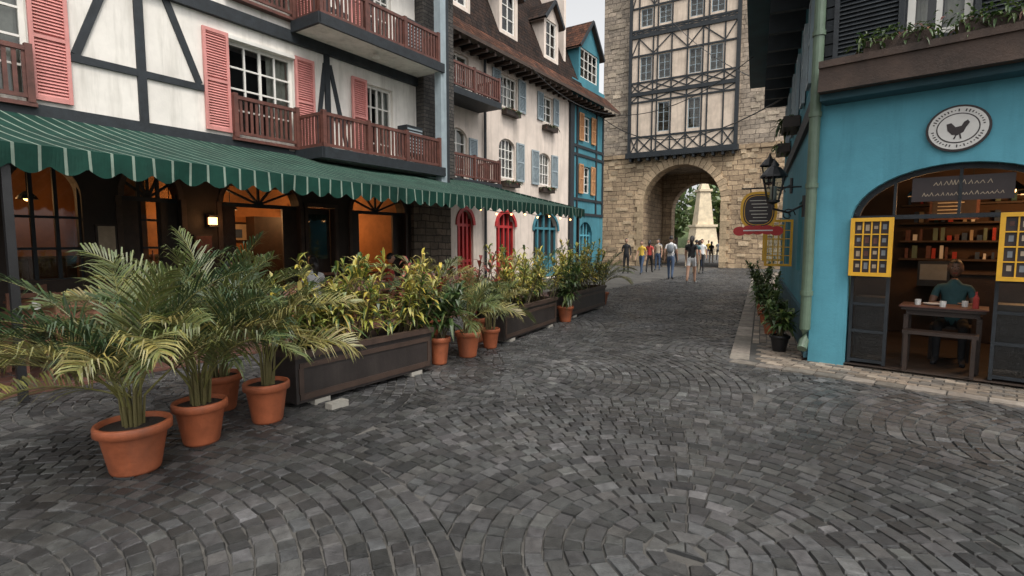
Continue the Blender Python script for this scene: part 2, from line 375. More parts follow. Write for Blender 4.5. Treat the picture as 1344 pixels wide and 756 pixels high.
# ------------------------------------------------------------------ ground
g=MB(); S=260
g.face([Vector((-S,-S,-.016)),Vector((S,-S,-.016)),Vector((S,S,-.016)),Vector((-S,S,-.016))],'grout'); g.build('ground')
FA=Fr((-12.835,0),(.554,.832),(.832,-.554))
K0=Vector((2.894,6.94)); 
def inpave(x,y): 
    dx,dy=x-K0.x,y-K0.y
    return dx*.904-dy*.428>-.0 and dx*.686+dy*.728>-.0
def offA(x,y): return (Vector((x,y,0))-FA.o).dot(FA.n)
cb=MB(uv=False); ax=Vector((.515,.857,0)); bx=Vector((.857,-.515,0))
RR=2.75; NR=26; dq=RR/NR
org=Vector((.9,2.6,0))
for fj in range(-4,18):
    for fi in range(-6,7):
        cu=fi*2*RR+(RR if fj%2 else 0); cv=fj*RR
        C=org+bx*cu+ax*cv
        if C.y<-4 or C.y>46 or abs(C.x)>C.y*1.2+7: continue
        cover=[C+bx*(sx*RR)-ax*RR for sx in (-1,1)]
        for k in range(NR):
            r0=k*dq; r1=r0+dq; wst=.118*R_.uniform(.92,1.1); n=max(3,round(2*math.pi*(r0+r1)/2/wst)); a_off=R_.uniform(0,1)
            eds=[(i+a_off+R_.uniform(-.24,.24))*2*math.pi/n for i in range(n)]
            for i in range(n):
                f0=eds[i]; f1=eds[(i+1)%n]+(2*math.pi if i==n-1 else 0)
                fm=(f0+f1)/2; rm_=(r0+r1)/2
                cp=C+bx*(rm_*math.cos(fm))+ax*(rm_*math.sin(fm))
                x,y=cp.x,cp.y
                if y<.5 or y>40.5 or abs(x)>y*1.15+2.2: continue
                if math.sin(fm)<-.2 and min((cp-q).length for q in cover)<RR-dq: continue
                if inpave(x,y) or offA(x,y)<3.45: continue
                gp=R_.uniform(.0025,.006)
                def pt_(f,r): return C+bx*(r*math.cos(f))+ax*(r*math.sin(f))
                da0=gp/max(r0,.03) if r0>0 else 0; da1=gp/r1
                j0,j1,j2_,j3=[R_.uniform(-.006,.006) for _ in range(4)]
                q=[pt_(f0+da0,r0+gp+j0),pt_(f1-da0,r0+gp+j1),pt_(f1-da1,r1-gp+j2_),pt_(f0+da1,r1-gp+j3)]
                outc=0
                for w_ in range(4):
                    dd=[(q[w_]-cc_).length for cc_ in cover]
                    if min(dd)>RR+.035: outc+=1
                if outc==0: continue
                for w_ in range(4):
                    for cc_ in cover:
                        v_=q[w_]-cc_
                        if v_.length<RR+gp: q[w_]=cc_+v_.normalized()*(RR+gp)
                ar=abs((q[2]-q[0]).cross(q[3]-q[1]).z)/2
                if ar<.002: continue
                hz=R_.gauss(0,.0024); tx,ty=R_.gauss(0,.024),R_.gauss(0,.024)
                tone=R_.uniform(.026,.075)*(1.5 if R_.random()<.08 else 1)
                col=(tone*R_.uniform(.98,1.06),tone*1.01,tone*R_.uniform(.95,1.03))
                ins=R_.uniform(.005,.010); cen=(q[0]+q[1]+q[2]+q[3])/4
                top=[]
                for b_ in q:
                    v=cen-b_; v2=b_+v.normalized()*ins+Vector((R_.uniform(-.003,.003),R_.uniform(-.003,.003),0))
                    r=v2-cen; v2.z=hz+r.x*tx+r.y*ty; top.append(v2)
                bot=[Vector((b_.x,b_.y,-.018)) for b_ in q]
                cb.face(top,'cobble',col)
                for j in range(4):
                    j2=(j+1)%4; cb.face([bot[j],bot[j2],top[j2],top[j]],'cobble',col)
cb.build('cobblestone_street')
# right pavement
pv=MB(uv=False); wv=Vector((.728,-.686,0)); av=Vector((.428,.904,0)); nb=Vector((.686,.728,0)); nr=Vector((.904,-.428,0)); K3=Vector((2.894,6.94,0))
ZP=.012
def paver(c,d,n,l,w,tones,z=ZP,gp=.004):
    t=R_.choice(tones); f=R_.uniform(.7,1.2); col=(t[0]*f,t[1]*f,t[2]*f)
    h=R_.gauss(0,.0015)
    q=[c+d*gp+n*gp,c+d*(l-gp)+n*gp,c+d*(l-gp)+n*(w-gp),c+d*gp+n*(w-gp)]; cen=(q[0]+q[2])/2
    top=[Vector((p.x,p.y,z+h))+(cen-p).normalized()*.006 for p in q]; bot=[Vector((p.x,p.y,z-.07)) for p in q]
    for p in top: p.z=z+h
    pv.face(top,'paver',col)
    for j in range(4): j2=(j+1)%4; pv.face([bot[j],bot[j2],top[j2],top[j]],'paver',col)
TAN=[(.24,.19,.145),(.19,.155,.12),(.15,.13,.11),(.28,.23,.18)]; EDG=[(.22,.19,.16),(.17,.15,.125)]
x=0
while x<6.5: l=R_.uniform(.26,.36); paver(K3+wv*x,wv,nb,l,.2,EDG); x+=l
x=.22
while x<24: l=R_.uniform(.3,.45); paver(K3+av*x,av,nr,l,.26,EDG); x+=l
for r in range(0,34):
    q=.205+r*.105; x=-2+(.1 if r%2 else 0)
    while x<6.6:
        c=K3+wv*x+nb*q; d=c-K3
        if d.dot(nr)>.27 and d.dot(av)<1.6: paver(c,wv,nb,.2,.105,TAN)
        x+=.2
for r in range(0,18):
    q=.27+r*.105; x=1.0+(.1 if r%2 else 0)
    while x<23.5:
        c=K3+av*x+nr*q; d=c-K3
        if d.dot(av)>=1.6 and q<2.0: paver(c,av,nr,.2,.105,TAN)
        x+=.2
a,b_,c_,d_=K3+Vector((.03,.02,0)),K3+wv*6.4,K3+wv*6.4+nb*5,K3+av*24+nr*2
pv.face([Vector((p.x,p.y,ZP-.012)) for p in (a,b_,c_,d_,K3+av*24)],'grout')
pv.build('pavement')
# terrace
te=MB(FA); te.box(2,21.5,0,3.42,-.01,.02,'terrace_tile')
for i in range(60):
    s=2+i*.33
    te.box(s,s+.012,0,3.42,.02,.023,'grout')
for i in range(11): te.box(2,21.5,.02+i*.33,.032+i*.33,.02,.0235,'grout')
te.build('terrace_floor')

# ------------------------------------------------------------------ LEFT building A
A=empty('half_timbered_building')
T='timber_black'
w=MB(FA)
holes=[]; 
wins=[(8.46,9.93),(12.97,14.44),(4.4,5.87)]
for z0,z1 in ((3.8,5.62),(6.55,8.35)):
    for a,b in wins: holes.append(rect(a,b,z0,z1))
    holes.append(rect(16.45,17.4,z0-.15,z1))
w.wall(rect(3,19.6,3.45,9.5),holes,0,.28,'plaster_white')
gh=[arch(9.55,10.45,1.0,2.35,.5),arch(11.0,11.95,.3,2.35,.55),arch(12.7,14.45,.04,2.4,.62),rect(14.65,15.4,.04,2.42),arch(15.9,17.75,.04,2.4,.62),arch(6,8.2,.04,2.3,.7)]
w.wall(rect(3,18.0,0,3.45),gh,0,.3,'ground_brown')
w.box(18.0,19.6,-.3,.12,0,3.45,'stone_mix')
w.box(3,19.6,-8,-7.7,0,9.5,'plaster_white'); w.box(3,3.2,-7.7,-.3,0,9.5,'plaster_white'); w.box(19.4,19.6,-7.7,-.3,0,9.5,'plaster_white')
w.build('walls',A)
ro=MB(FA); P=FA.P
ro.face([P(2.6,.8,9.3),P(19.8,.8,9.3),P(19.8,-3.9,13),P(2.6,-3.9,13)],'roof_tile'); ro.face([P(2.6,-8.6,9.3),P(19.8,-8.6,9.3),P(19.8,-3.9,13),P(2.6,-3.9,13)],'roof_tile')
ro.box(2.6,19.8,0,.8,9.2,9.3,'timber_black'); ro.build('roof',A)
rm=MB(FA)
rm.face([P(3.3,-3.6,0),P(18,-3.6,0),P(18,-3.6,3.4),P(3.3,-3.6,3.4)],'ochre_wall')
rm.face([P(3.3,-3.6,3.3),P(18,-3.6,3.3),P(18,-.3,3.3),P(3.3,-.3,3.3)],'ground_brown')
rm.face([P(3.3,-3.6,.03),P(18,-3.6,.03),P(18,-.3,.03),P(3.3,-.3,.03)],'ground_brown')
rm.box(11.4,11.5,-3.6,-.3,.03,3.3,'ochre_wall'); rm.box(17.9,18,-3.6,-.3,.03,3.3,'ochre_wall')
rm.box(3.3,18,-3.6,-3.56,.03,1.25,'wood_dark')
for i in range(24): rm.box(3.4+i*.6,3.44+i*.6,-3.56,-3.53,.03,1.25,'beam_brown')
rm.box(3.3,18,-3.6,-3.5,1.25,1.31,'beam_brown')
for i in range(12): rm.box(4+i*1.2,4.14+i*1.2,-3.5,-.3,3.1,3.3,'wood_dark')
for a,c_ in ((12.0,'curtain'),(13.3,'plaster_cream'),(14.6,'cl_beige'),(16.2,'plaster_cream'),(9.2,'cl_beige'),(15.3,'cl_grey'),(17.1,'cl_beige')):
    rm.box(a,a+.7,-3.6,-3.55,1.6,2.15,'wood_dark'); rm.box(a+.06,a+.64,-3.55,-3.54,1.66,2.09,c_); rm.box(a+.15,a+.5,-3.54,-3.535,1.72,1.95,'cl_denim')
rm.box(12.2,14.3,-3.0,-2.5,.03,1.1,'wood_dark'); rm.box(12.15,14.35,-3.05,-2.45,1.1,1.15,'beam_brown')
rm.box(15.2,16.0,-3.5,-3.1,.03,2.3,'wood_dark')
for z in (1.4,1.75,2.1,2.45):
    rm.box(16.4,17.8,-3.5,-3.2,z,z+.03,'wood_dark')
    for i in range(11): 
        if R_.random()<.75: rm.lathe(P(16.5+i*.12,-3.35,z+.03),[(.03,0),(.035,.1),(.03,.16),(.012,.2)],R_.choice(['green_pipe','wood_brown','cl_beige','cl_red','white_paint']),8)
for i in range(14): 
    x=12.3+i*.14; rm.lathe(P(x,-2.8,1.15),[(.03,0),(.03,.16),(.012,.2),(.012,.27)],R_.choice(['green_pipe','wood_brown','cl_white']),8)
for s in (9.0,10.2,12.5,13.8,15.4,16.9):
    rm.tube([P(s,-1.7,3.3),P(s,-1.7,2.5)],.01,'metal_black',4); rm.lathe(P(s,-1.7,2.36),[(.16,0),(.13,.06),(.04,.14)],'metal_black',14); rm.ball(P(s,-1.7,2.38),.055,'bulb_glow',8)
for s in (8.8,11.8,15.0,17.0):
    rm.box(s,s+.7,-1.6,-.9,.72,.76,'wood_brown'); rm.box(s+.3,s+.4,-1.3,-1.2,.03,.72,'metal_black'); 
rm.build('interior',A)
tb=MB(FA)
tb.box(3,14.2,0,.09,3.42,3.7,T); tb.box(14.2,18.1,0,.09,3.42,3.6,T)
for zb,zt in ((3.7,5.95),(6.2,8.9)):
    for s in (6.4,7.4,11.43,15.3): tb.box(s-.07,s+.07,0,.045,zb,zt,T)
    zm=zb+.84
    for a,b in ((6.47,7.33),(10.42,11.36),(11.5,12.48),(5.2,6.33)): tb.box(a,b,0,.04,zm-.06,zm+.06,T)
    tb.box(14.93,15.23,0,.04,zm-.05,zm+.05,T); tb.box(15.37,15.95,0,.04,zm-.05,zm+.05,T)
    tb.bar((10.5,zm+.06),(11.0,zt),.12,0,.038,T); tb.bar((12.4,zm+.06),(11.88,zt),.12,0,.038,T)
    tb.bar((14.95,zb+.1),(15.25,zt-.2),.1,0,.038,T); tb.bar((15.85,zb+.1),(15.38,zt-.2),.1,0,.038,T)
tb.box(3,19.6,0,.1,5.95,6.2,T); tb.box(3,19.6,0,.1,8.9,9.15,T)
tb.build('timber_frame',A)
wn=MB(FA)
for z0,z1 in ((3.8,5.62),(6.55,8.35)):
    for a,b in wins:
        window(wn,a,b,z0,z1,nx=4,nz=4); wn.box(a-.06,b+.06,0,.06,z1,z1+.07,'frame_white')
        railing(wn,a,b,.16,z0-.1,z0+.72,side=False)
        wn.box(a-.02,b+.02,0,.16,z0-.16,z0-.1,'wood_brown')
    window(wn,16.45,17.4,z0-.15,z1,nx=4,nz=4)
for a,b in ((12.7,14.45),(15.9,17.75),(11.0,11.95)):
    m=(a+b)/2;h=(b-a)/2
    wn.box(a,b,-.18,-.1,2.33,2.41,T)
    for i in range(1,6):
        an=math.pi*i/6; wn.bar((m,2.4),(m+h*math.cos(an),2.4+.6*math.sin(an)),.04,-.17,-.12,T)
    wn.face([P(a,-.15,2.41),P(b,-.15,2.41),P(b,-.15,3.05),P(a,-.15,3.05)],'glass')
    n=14
    for i in range(n):
        p=math.pi*i/n;q=math.pi*(i+1)/n
        wn.bar((m+h*1.02*math.cos(p),2.4+.64*math.sin(p)),(m+h*1.02*math.cos(q),2.4+.64*math.sin(q)),.09,0,.05,'beam_brown')
    wn.box(a-.09,a,0,.05,.04,2.4,'beam_brown'); wn.box(b,b+.09,0,.05,.04,2.4,'beam_brown')
    wn.box(a,a+.34,-.17,-.11,.04,2.33,'wood_dark'); wn.box(b-.34,b,-.17,-.11,.04,2.33,'wood_dark')
for a,b in ((9.55,10.45),(11.0,11.95),(6,8.2)):
    wn.face([P(a,-.15,.3),P(b,-.15,.3),P(b,-.15,2.9),P(a,-.15,2.9)],'glass')
    for i in range(4): x=a+(b-a)*i/3; wn.box(x-.025,x+.025,-.17,-.11,.3,2.85,T)
    for z in (1,1.5,2.0): wn.box(a,b,-.168,-.112,z-.02,z+.02,T)
wn.box(14.68,15.37,-.2,-.14,.04,2.4,'wood_dark'); wn.box(14.78,15.27,-.14,-.12,1.2,2.25,'glass')
wn.box(14.57,14.65,0,.05,.04,2.5,'beam_brown'); wn.box(15.4,15.48,0,.05,.04,2.5,'beam_brown'); wn.box(14.65,15.4,0,.05,2.42,2.5,'beam_brown')
wn.box(12.15,12.5,.003,.05,1.3,1.75,'wood_dark'); wn.box(12.18,12.47,.05,.055,1.33,1.72,'wood_brown')
wn.box(10.6,10.9,.003,.05,1.3,1.9,'wood_dark'); wn.box(10.63,10.87,.05,.055,1.33,1.87,'cl_beige')
wn.build('windows_and_doors',A)
sh=MB(FA)
for z0,z1 in ((3.78,5.7),(6.55,8.45)):
    for a,b in wins: shutter(sh,a-.49,a,z0,z1,'shutter_pink',.01); shutter(sh,b,b+.49,z0,z1,'shutter_pink',.01)
    shutter(sh,15.97,16.43,z0+.0,z1-.05,'shutter_pink',.05); 
    sh.box(17.5,18.1,.05,.4,z0+.2,z0+.95,T)
    for i in range(8): sh.box(17.52,18.08,.4,.415,z0+.24+i*.085,z0+.28+i*.085,'shutter_grey')
sh.build('shutters',A)
bl=MB(FA)
for z in (3.4,6.15):
    bl.box(14.4,18.25,.1,1.0,z+.03,z+.17,'plaster_white'); bl.box(14.35,18.3,1.0,1.06,z,z+.23,T); bl.box(14.33,14.4,.1,1.06,z-.003,z+.227,T)
    railing(bl,14.42,18.2,.99,z+.2,z+.98)
bl.box(18.28,19.58,0,.3,3.5,9.2,'stone_dark')
bl.box(18.2,18.42,.78,1.0,3.2,9.3,'shutter_grey'); bl.box(18.44,18.56,.8,.98,2.6,9.3,T)
bl.ball(P(16.3,.6,6.08),.1,'frame_white',8,(1,1,.4))
bl.build('balconies',A)

# awning
aw=MB(FA); s0,s1=2.2,21.1; zf,zb=2.55,3.55; OF=3.9; n=int((s1-s0)/.0733)
for i in range(0,n,3):
    a=s0+(s1-s0)*i/n;b=s0+(s1-s0)*min(i+3,n)/n
    for j in range(4):
        o0=OF*j/4;o1=OF*(j+1)/4; f=lambda o,s:zb+(zf-zb)*o/OF-(.05+.02*math.sin(s*2.1))*math.sin(math.pi*o/OF)
        aw.face([P(a,o1,f(o1,a)),P(b,o1,f(o1,b)),P(b,o0,f(o0,b)),P(a,o0,f(o0,a))],'awning_green')
per=.3;x=s0;i=0
hh=lambda s:.19+.085*abs(math.sin(math.pi*s/per))
ww=lambda s:.018*math.sin(s*9)+.015*math.sin(s*4.1)
while x<s1:
    x2=min(x+.03,s1)
    aw.face([P(x,OF+ww(x),zf-hh(x)),P(x2,OF+ww(x2),zf-hh(x2)),P(x2,OF+.003,zf),P(x,OF+.003,zf)],'awning_green'); x=x2
aw.box(s0,s1,OF-.05,OF-.01,zf-.05,zf-.005,'metal_black')
for j in range(13):
    o=OF*j/13;o2=OF*(j+1)/13; zz=zb+(zf-zb)*o/OF; z2=zb+(zf-zb)*o2/OF
    aw.face([P(s1,o,zz-.2),P(s1,o2,z2-.2),P(s1,o2,z2),P(s1,o,zz)],'awning_green')
for s in (7.95,11.6,15.5,20.9):
    aw.tube([P(s,0.05,3.25),P(s,OF-.05,zf-.04)],.025,'metal_black',6)
for s,of in ((8.68,3.84),(20.95,3.8)): aw.box(s-.035,s+.035,of-.07,of,.03,zf-.04,'metal_black')
aw.build('striped_awning')
sl=MB(FA)
pts=[P(16.3+i*.2,3.75,2.36-.08*math.sin(math.pi*(i%8)/8)) for i in range(22)]
sl.tube(pts,.008,'metal_black',4)
for i in range(0,22,3): sl.ball(pts[i]-Vector((0,0,.05)),.024,'bulb_glow',6)
sl.build('string_lights')
wl=MB(FA); wl.box(12.38,12.56,.06,.1,1.9,2.14,'wood_brown'); wl.box(12.4,12.54,.1,.16,1.94,2.08,'lamp_glow')
wl.box(12.38,12.56,.09,.18,2.08,2.12,'metal_black'); wl.box(12.38,12.56,.09,.18,1.9,1.94,'metal_black'); wl.build('wall_lamp')

# ------------------------------------------------------------------ Building B
FB=Fr((-13.9,0),(.554,.832),(.832,-.554)); P=FB.P
B=empty('terraced_house'); w=MB(FB)
hB=[rect(24.3,25.45,6.72,7.9),rect(27.4,28.3,6.72,7.8),arch(24.2,25.3,4.05,5.2,.35),arch(27.1,28.1,4.05,5.1,.3),arch(21.3,22.3,3.6,5.1,.35),rect(21.3,22.4,6.3,7.9),
    arch(21.7,22.6,.05,2.2,.5),arch(24.0,25.3,.05,2.2,.6),arch(26.7,28.8,.05,2.1,.8)]
w.wall(rect(19.4,30.0,0,8.6),hB,0,.3,'plaster_warm')
w.box(19.4,19.6,-8,-.3,0,8.6,'plaster_warm'); w.box(29.8,30,-8,-.3,0,13,'plaster_warm'); w.box(19.4,30,-8.2,-8,0,8.6,'plaster_warm')
w.build('walls',B)
d=MB(FB)
window(d,24.3,25.45,6.72,7.9,nx=4,nz=3); window(d,27.4,28.3,6.72,7.8,nx=2,nz=3); window(d,24.2,25.3,4.05,5.55,nx=4,nz=4); window(d,27.1,28.1,4.05,5.4,nx=4,nz=3)
window(d,21.3,22.3,3.6,5.45,nx=2,nz=4); window(d,21.3,22.4,6.3,7.9,nx=2,nz=4)
for a,b,m in ((21.7,22.6,'red_paint'),(24.0,25.3,'red_paint'),(26.7,28.8,'blue_wall2')):
    d.face([P(a,-.2,.05),P(b,-.2,.05),P(b,-.2,3.0),P(a,-.2,3.0)],'room_dark')
    k=4
    for i in range(k+1):
        x=a+(b-a)*i/k; d.box(x-.05,x+.05,-.19,-.1,.05,2.9,m)
    for z in (.1,.9,2.15): d.box(a,b,-.188,-.102,z,z+.1,m)
    d.face([P(a,-.15,.1),P(b,-.15,.1),P(b,-.15,.9),P(a,-.15,.9)],m)
    mm=(a+b)/2;h=(b-a)/2; zs=2.1 if b-a>2 else 2.2; rs=.8 if b-a>2 else .55
    for i in range(12):
        p=math.pi*i/12;q=math.pi*(i+1)/12
        d.bar((mm+h*1.04*math.cos(p),zs+rs*1.05*math.sin(p)),(mm+h*1.04*math.cos(q),zs+rs*1.05*math.sin(q)),.13,0,.05,m)
for a,b,z0,z1 in ((23.75,24.25,6.7,7.95),(25.5,26.0,6.7,7.95),(26.95,27.4,6.7,7.85),(28.3,28.75,6.7,7.85),(25.35,25.9,4.0,5.5),(26.5,27.05,4.0,5.4),(28.15,28.7,4.0,5.4),(22.35,22.8,3.7,5.2)):
    shutter(d,a,b,z0,z1,'shutter_grey',.01)
d.build('windows_doors_shutters',B)
bb=MB(FB)
for z in (3.4,6.15):
    bb.box(20.0,22.95,.0,1.0,z,z+.2,T); railing(bb,20.05,22.9,.98,z+.2,z+.97)
bb.box(29.8,30.15,0,.12,0,8.4,'timber_black'); bb.box(20,30,0,.05,8.1,8.4,'timber_black')
bb.tube([P(23.2,.1,0),P(23.2,.1,8.2)],.05,'timber_black',8)
bb.build('balconies_and_trim',B)
fl=MB(FB)
for a,z in ((27.35,6.35),(24.3,3.72),(27.1,3.72),(24.35,6.4)):
    fl.box(a,a+1.0,.02,.25,z,z+.2,'wood_dark')
    for i in range(90):
        p=P(a+R_.uniform(0,1),R_.uniform(.05,.3),z+.18); v=Vector((R_.uniform(-1,1),R_.uniform(-1,1),R_.uniform(-.2,1)))
        leaf(fl,p,v,R_.uniform(.12,.3),.05,.8,jit(R_.choice(GRN+([RED[0]] if i%4==0 else [])),.3))
fl.build('flower_boxes',B)
rf=MB(FB)
def roofq(mb,fr,a,b,o0,z0,o1,z1,mat,th=.12):
    P=fr.P; mb.face([P(a,o0,z0),P(b,o0,z0),P(b,o1,z1),P(a,o1,z1)],mat); mb.face([P(a,o0,z0-th),P(b,o0,z0-th),P(b,o1,z1-th),P(a,o1,z1-th)],'beam_brown')
    mb.face([P(a,o0,z0),P(b,o0,z0),P(b,o0,z0-th),P(a,o0,z0-th)],'beam_brown')
    for x in (a,b): mb.face([P(x,o0,z0),P(x,o1,z1),P(x,o1,z1-th),P(x,o0,z0-th)],'beam_brown')
roofq(rf,FB,19.2,34.0,.8,8.25,.1,8.95,'roof_rust'); roofq(rf,FB,19.2,31,.1,8.95,-1.6,13,'roof_tile'); roofq(rf,FB,31,34,.1,8.95,-1.3,10.2,'roof_rust')
roofq(rf,FB,19.2,31,-1.6,13,-4.5,14.5,'roof_tile'); roofq(rf,FB,19.2,31,-8.4,9,-4.5,14.5,'roof_tile')
for x in range(30): rf.box(19.6+x*.48,19.7+x*.48,.0,.7,8.0,8.12,'beam_brown')
rf.build('roof',B)
def dormer(mb,fr,s,z,w_,h,wall,roof,o=-.1,dep=1.8,nx=2):
    P=fr.P
    mb.wall(rect(s-w_/2,s+w_/2,z,z+h),[rect(s-w_/2+.18,s+w_/2-.18,z+.25,z+h-.12)],o,.15,wall)
    window(mb,s-w_/2+.18,s+w_/2-.18,z+.25,z+h-.12,o-.08,nx,3,fr=fr,curtain=False)
    for x in (s-w_/2,s+w_/2): mb.face([P(x,o,z),P(x,o,z+h),P(x,o-dep,z+h),P(x,o-dep,z)],wall)
    zt=z+h+w_*.55
    mb.face([P(s-w_/2,o,z+h),P(s+w_/2,o,z+h),P(s,o,zt)],wall)
    e=.2
    for sg in (-1,1):
        mb.face([P(s+sg*(w_/2+e),o+e,z+h-e*.9),P(s,o+e,zt+.05),P(s,o-dep-.8,zt+.05),P(s+sg*(w_/2+e),o-dep-.8,z+h-e*.9)],roof)
        mb.face([P(s+sg*(w_/2+e),o+e,z+h-e*.9-.1),P(s,o+e,zt-.06),P(s,o-dep-.8,zt-.06),P(s+sg*(w_/2+e),o-dep-.8,z+h-e*.9-.1)],'beam_brown')
        mb.bar((s+sg*(w_/2+e),z+h-e*.9-.05),(s,zt),.14,o+e-.01,o+e+.03,T,fr)
dm=MB(FB)
for s in (22.0,25.0,28.3): dormer(dm,FB,s,9.3,1.25,1.9,'plaster_warm','roof_tile')
dm.build('dormers',B)
# Building C
C=empty('blue_house'); w=MB(FB)
hC=[rect(31.2,32.1,4.0,5.3),rect(31.2,32.1,6.5,7.7),arch(30.9,32.4,.05,1.9,.7)]
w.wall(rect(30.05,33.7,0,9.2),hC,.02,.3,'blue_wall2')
w.box(33.5,33.7,-8,-.3,0,9.2,'blue_wall2')
w.build('walls',C)
d=MB(FB)
window(d,31.2,32.1,4,5.3,-.1,2,3); window(d,31.2,32.1,6.5,7.7,-.1,2,3)
for z0,z1 in ((3.95,5.35),(6.45,7.75)):
    shutter(d,30.75,31.2,z0,z1,'shutter_orange',.05); shutter(d,32.1,32.55,z0,z1,'shutter_orange',.05)
for s in (30.2,30.6,32.75,33.55): d.box(s-.06,s+.06,.02,.07,2.9,8.3,T)
for z in (2.9,3.6,5.7,6.1,8.0): d.box(30.1,33.65,.02,.068,z,z+.13,T)
d.face([P(30.9,-.2,.05),P(32.4,-.2,.05),P(32.4,-.2,2.7),P(30.9,-.2,2.7)],'room_dark')
for i in range(5): x=30.9+1.5*i/4; d.box(x-.04,x+.04,-.19,-.1,.05,2.55,'blue_wall')
for z in (.9,1.9): d.box(30.9,32.4,-.188,-.102,z,z+.08,'blue_wall')
d.build('windows_shutters_timber',C)
dm=MB(FB); dormer(dm,FB,31.9,9.2,2.3,1.75,'blue_wall2','roof_rust',.0,2.5,4); dm.build('gable',C)

# ------------------------------------------------------------------ tower
FT=Fr((6.3,37.2),(.857,-.515),(-.515,-.857)); P=FT.P
TW=empty('stone_gate_tower'); w=MB(FT)
w.wall(rect(0,11.8,0,7.35),[arch(2.91,7.86,-.02,4.1,2.5,24)],0,1.2,'stone_tan')
w.wall(rect(1,11,0,7.35),[arch(3.35,7.42,-.02,3.9,2.1,24)],-5.8,1.0,'stone_tan')
w.box(0,11.8,-7,0,7.35,21,'stone_grey')
w.box(0,1.6,-5.8,-1.2,0,7.35,'stone_tan')
w.box(1.6,2.7,-5.8,-1.2,0,7.35,'stone_tan'); w.box(8.0,11.8,-5.8,-1.2,0,7.35,'stone_tan')
w.box(0,1,-7,-5.8,0,7.35,'stone_tan'); w.box(11,11.8,-7,-5.8,0,7.35,'stone_tan')
w.box(2.7,8,-5.8,-1.2,6.7,7.35,'stone_grey')
w.box(-.08,1.9,-.05,.1,7.25,7.5,'stone_tan'); w.box(8.7,11.9,-.05,.1,7.25,7.5,'stone_tan')
w.build('walls',TW)
v=MB(FT); n=25; cx=5.385; r0=2.47
for i in range(n):
    a0=math.pi*i/n+.006;a1=math.pi*(i+1)/n-.006; r1=r0+.5+(.1 if i%2 else 0)
    q=[(cx+r*math.cos(a),4.1+(r*1.01)*math.sin(a)) for r,a in ((r0,a0),(r1,a0),(r1,a1),(r0,a1))]
    f=[P(x,.09,z) for x,z in q]; k=[P(x,-.3,z) for x,z in q]; tn=R_.uniform(.75,1.25)
    v.face(f,'paver',(.45*tn,.33*tn,.21*tn))
    for j in range(4): v.face([k[j],k[(j+1)%4],f[(j+1)%4],f[j]],'paver',(.4*tn,.3*tn,.19*tn))
z=0; i=0
while z<4.05:
    hq=R_.uniform(.3,.42); wq=.55 if i%2 else .38; tn=R_.uniform(.75,1.2)
    v.box(2.91-wq,2.93,-.05,.08,z+.006,min(z+hq,4.09)-.006,'paver',col=(.43*tn,.32*tn,.2*tn)); v.box(7.84,7.86+wq,-.05,.08,z+.006,min(z+hq,4.09)-.006,'paver',col=(.43*tn,.32*tn,.2*tn)); z+=hq;i+=1
for i in range(520):
    s=R_.uniform(.1,11.2); z=R_.uniform(.3,18.5)
    if z<7.2 and math.hypot(s-cx,max(0,z-4.1))<3.3: continue
    if z>7 and 1.5<s<9.1: continue
    a,b=R_.uniform(.3,.6),R_.uniform(.18,.28); tn=R_.uniform(.65,1.2); c=(.46,.35,.23) if z<7.3 else (.4,.33,.25)
    v.box(s,s+a,-.02,R_.uniform(.02,.05),z,z+b,'paver',col=(c[0]*tn,c[1]*tn,c[2]*tn))
v.build('arch_stones',TW)
tp=MB(FT); o=.35; a0,a1=1.97,8.65
wl=[]
for z0,z1 in ((8.75,10.6),(12.1,13.6),(15.5,16.6)):
    for s in (2.65,3.85,5.75,7.0): wl.append((s,s+.75,z0,z1))
wl=[x for x in wl if not (x[2]<9 and x[0] in (2.65,7.0))]
tp.wall(rect(a0,a1,7.5,19.5),[rect(*x) for x in wl],o,.2,'plaster_cream')
tp.box(a0,a0+.02,0,o-.01,7.5,19.5,'plaster_cream'); tp.box(a1-.02,a1,0,o-.01,7.5,19.5,'plaster_cream')
tp.box(a0-.15,a1+.15,.1,o+.25,7.15,7.5,T)
for i in range(12): x=a0+.1+i*.58; tp.box(x,x+.14,0,o+.2,6.95,7.15,T)
for x in wl: window(tp,*x,off=o-.07,nx=2,nz=3,bar=.03,fw=.05,curtain=False,mat='shutter_grey')
f0,f1=o,o+.06
for z in (11.15,14.8,18.3): tp.box(a0,a1,f0,f1+.04,z,z+.24,T)
for z in (8.5,10.75,12.0,13.7,15.3,16.7): tp.box(a0,a1,f0,f1,z-.055,z+.055,T)
tp.box(a0-.06,a0+.14,f0-.2,f1+.05,7.5,19.5,T); tp.box(a1-.14,a1+.06,f0-.2,f1+.05,7.5,19.5,T)
for zb,zt in ((7.5,11.15),(11.43,14.8),(15.08,18.3)):
    for s in (2.55,3.5,3.78,4.68,5.65,6.58,6.9,7.85): tp.box(s-.04,s+.04,f0,f1-.005,zb,zt,T)
    segs=[2.11,2.55,3.5,4.68,5.65,6.58,7.85,8.51]
    lo=zb; hi={7.5:8.5,11.43:12.0,15.08:15.3}[zb]
    for i in range(len(segs)-1):
        a,b=segs[i],segs[i+1]
        tp.bar((a,lo),(b,hi-.07),.06,f0,f1-.012,T); tp.bar((a,hi-.07),(b,lo),.06,f0,f1-.017,T)
        h2={7.5:(10.82,11.15),11.43:(13.77,14.8),15.08:(16.77,18.3)}[zb]
        if i%2==0: tp.bar((a,h2[0]),(b,h2[1]),.06,f0,f1-.014,T)
        else: tp.bar((a,h2[1]),(b,h2[0]),.06,f0,f1-.014,T)
tp.build('timber_facade',TW)
rt=MB(FT); ap=P(5.9,-3.5,27)
cs=[P(-.6,.8,21),P(12.4,.8,21),P(12.4,-7.8,21),P(-.6,-7.8,21)]
for i in range(4): rt.face([cs[i],cs[(i+1)%4],ap],'roof_tile')
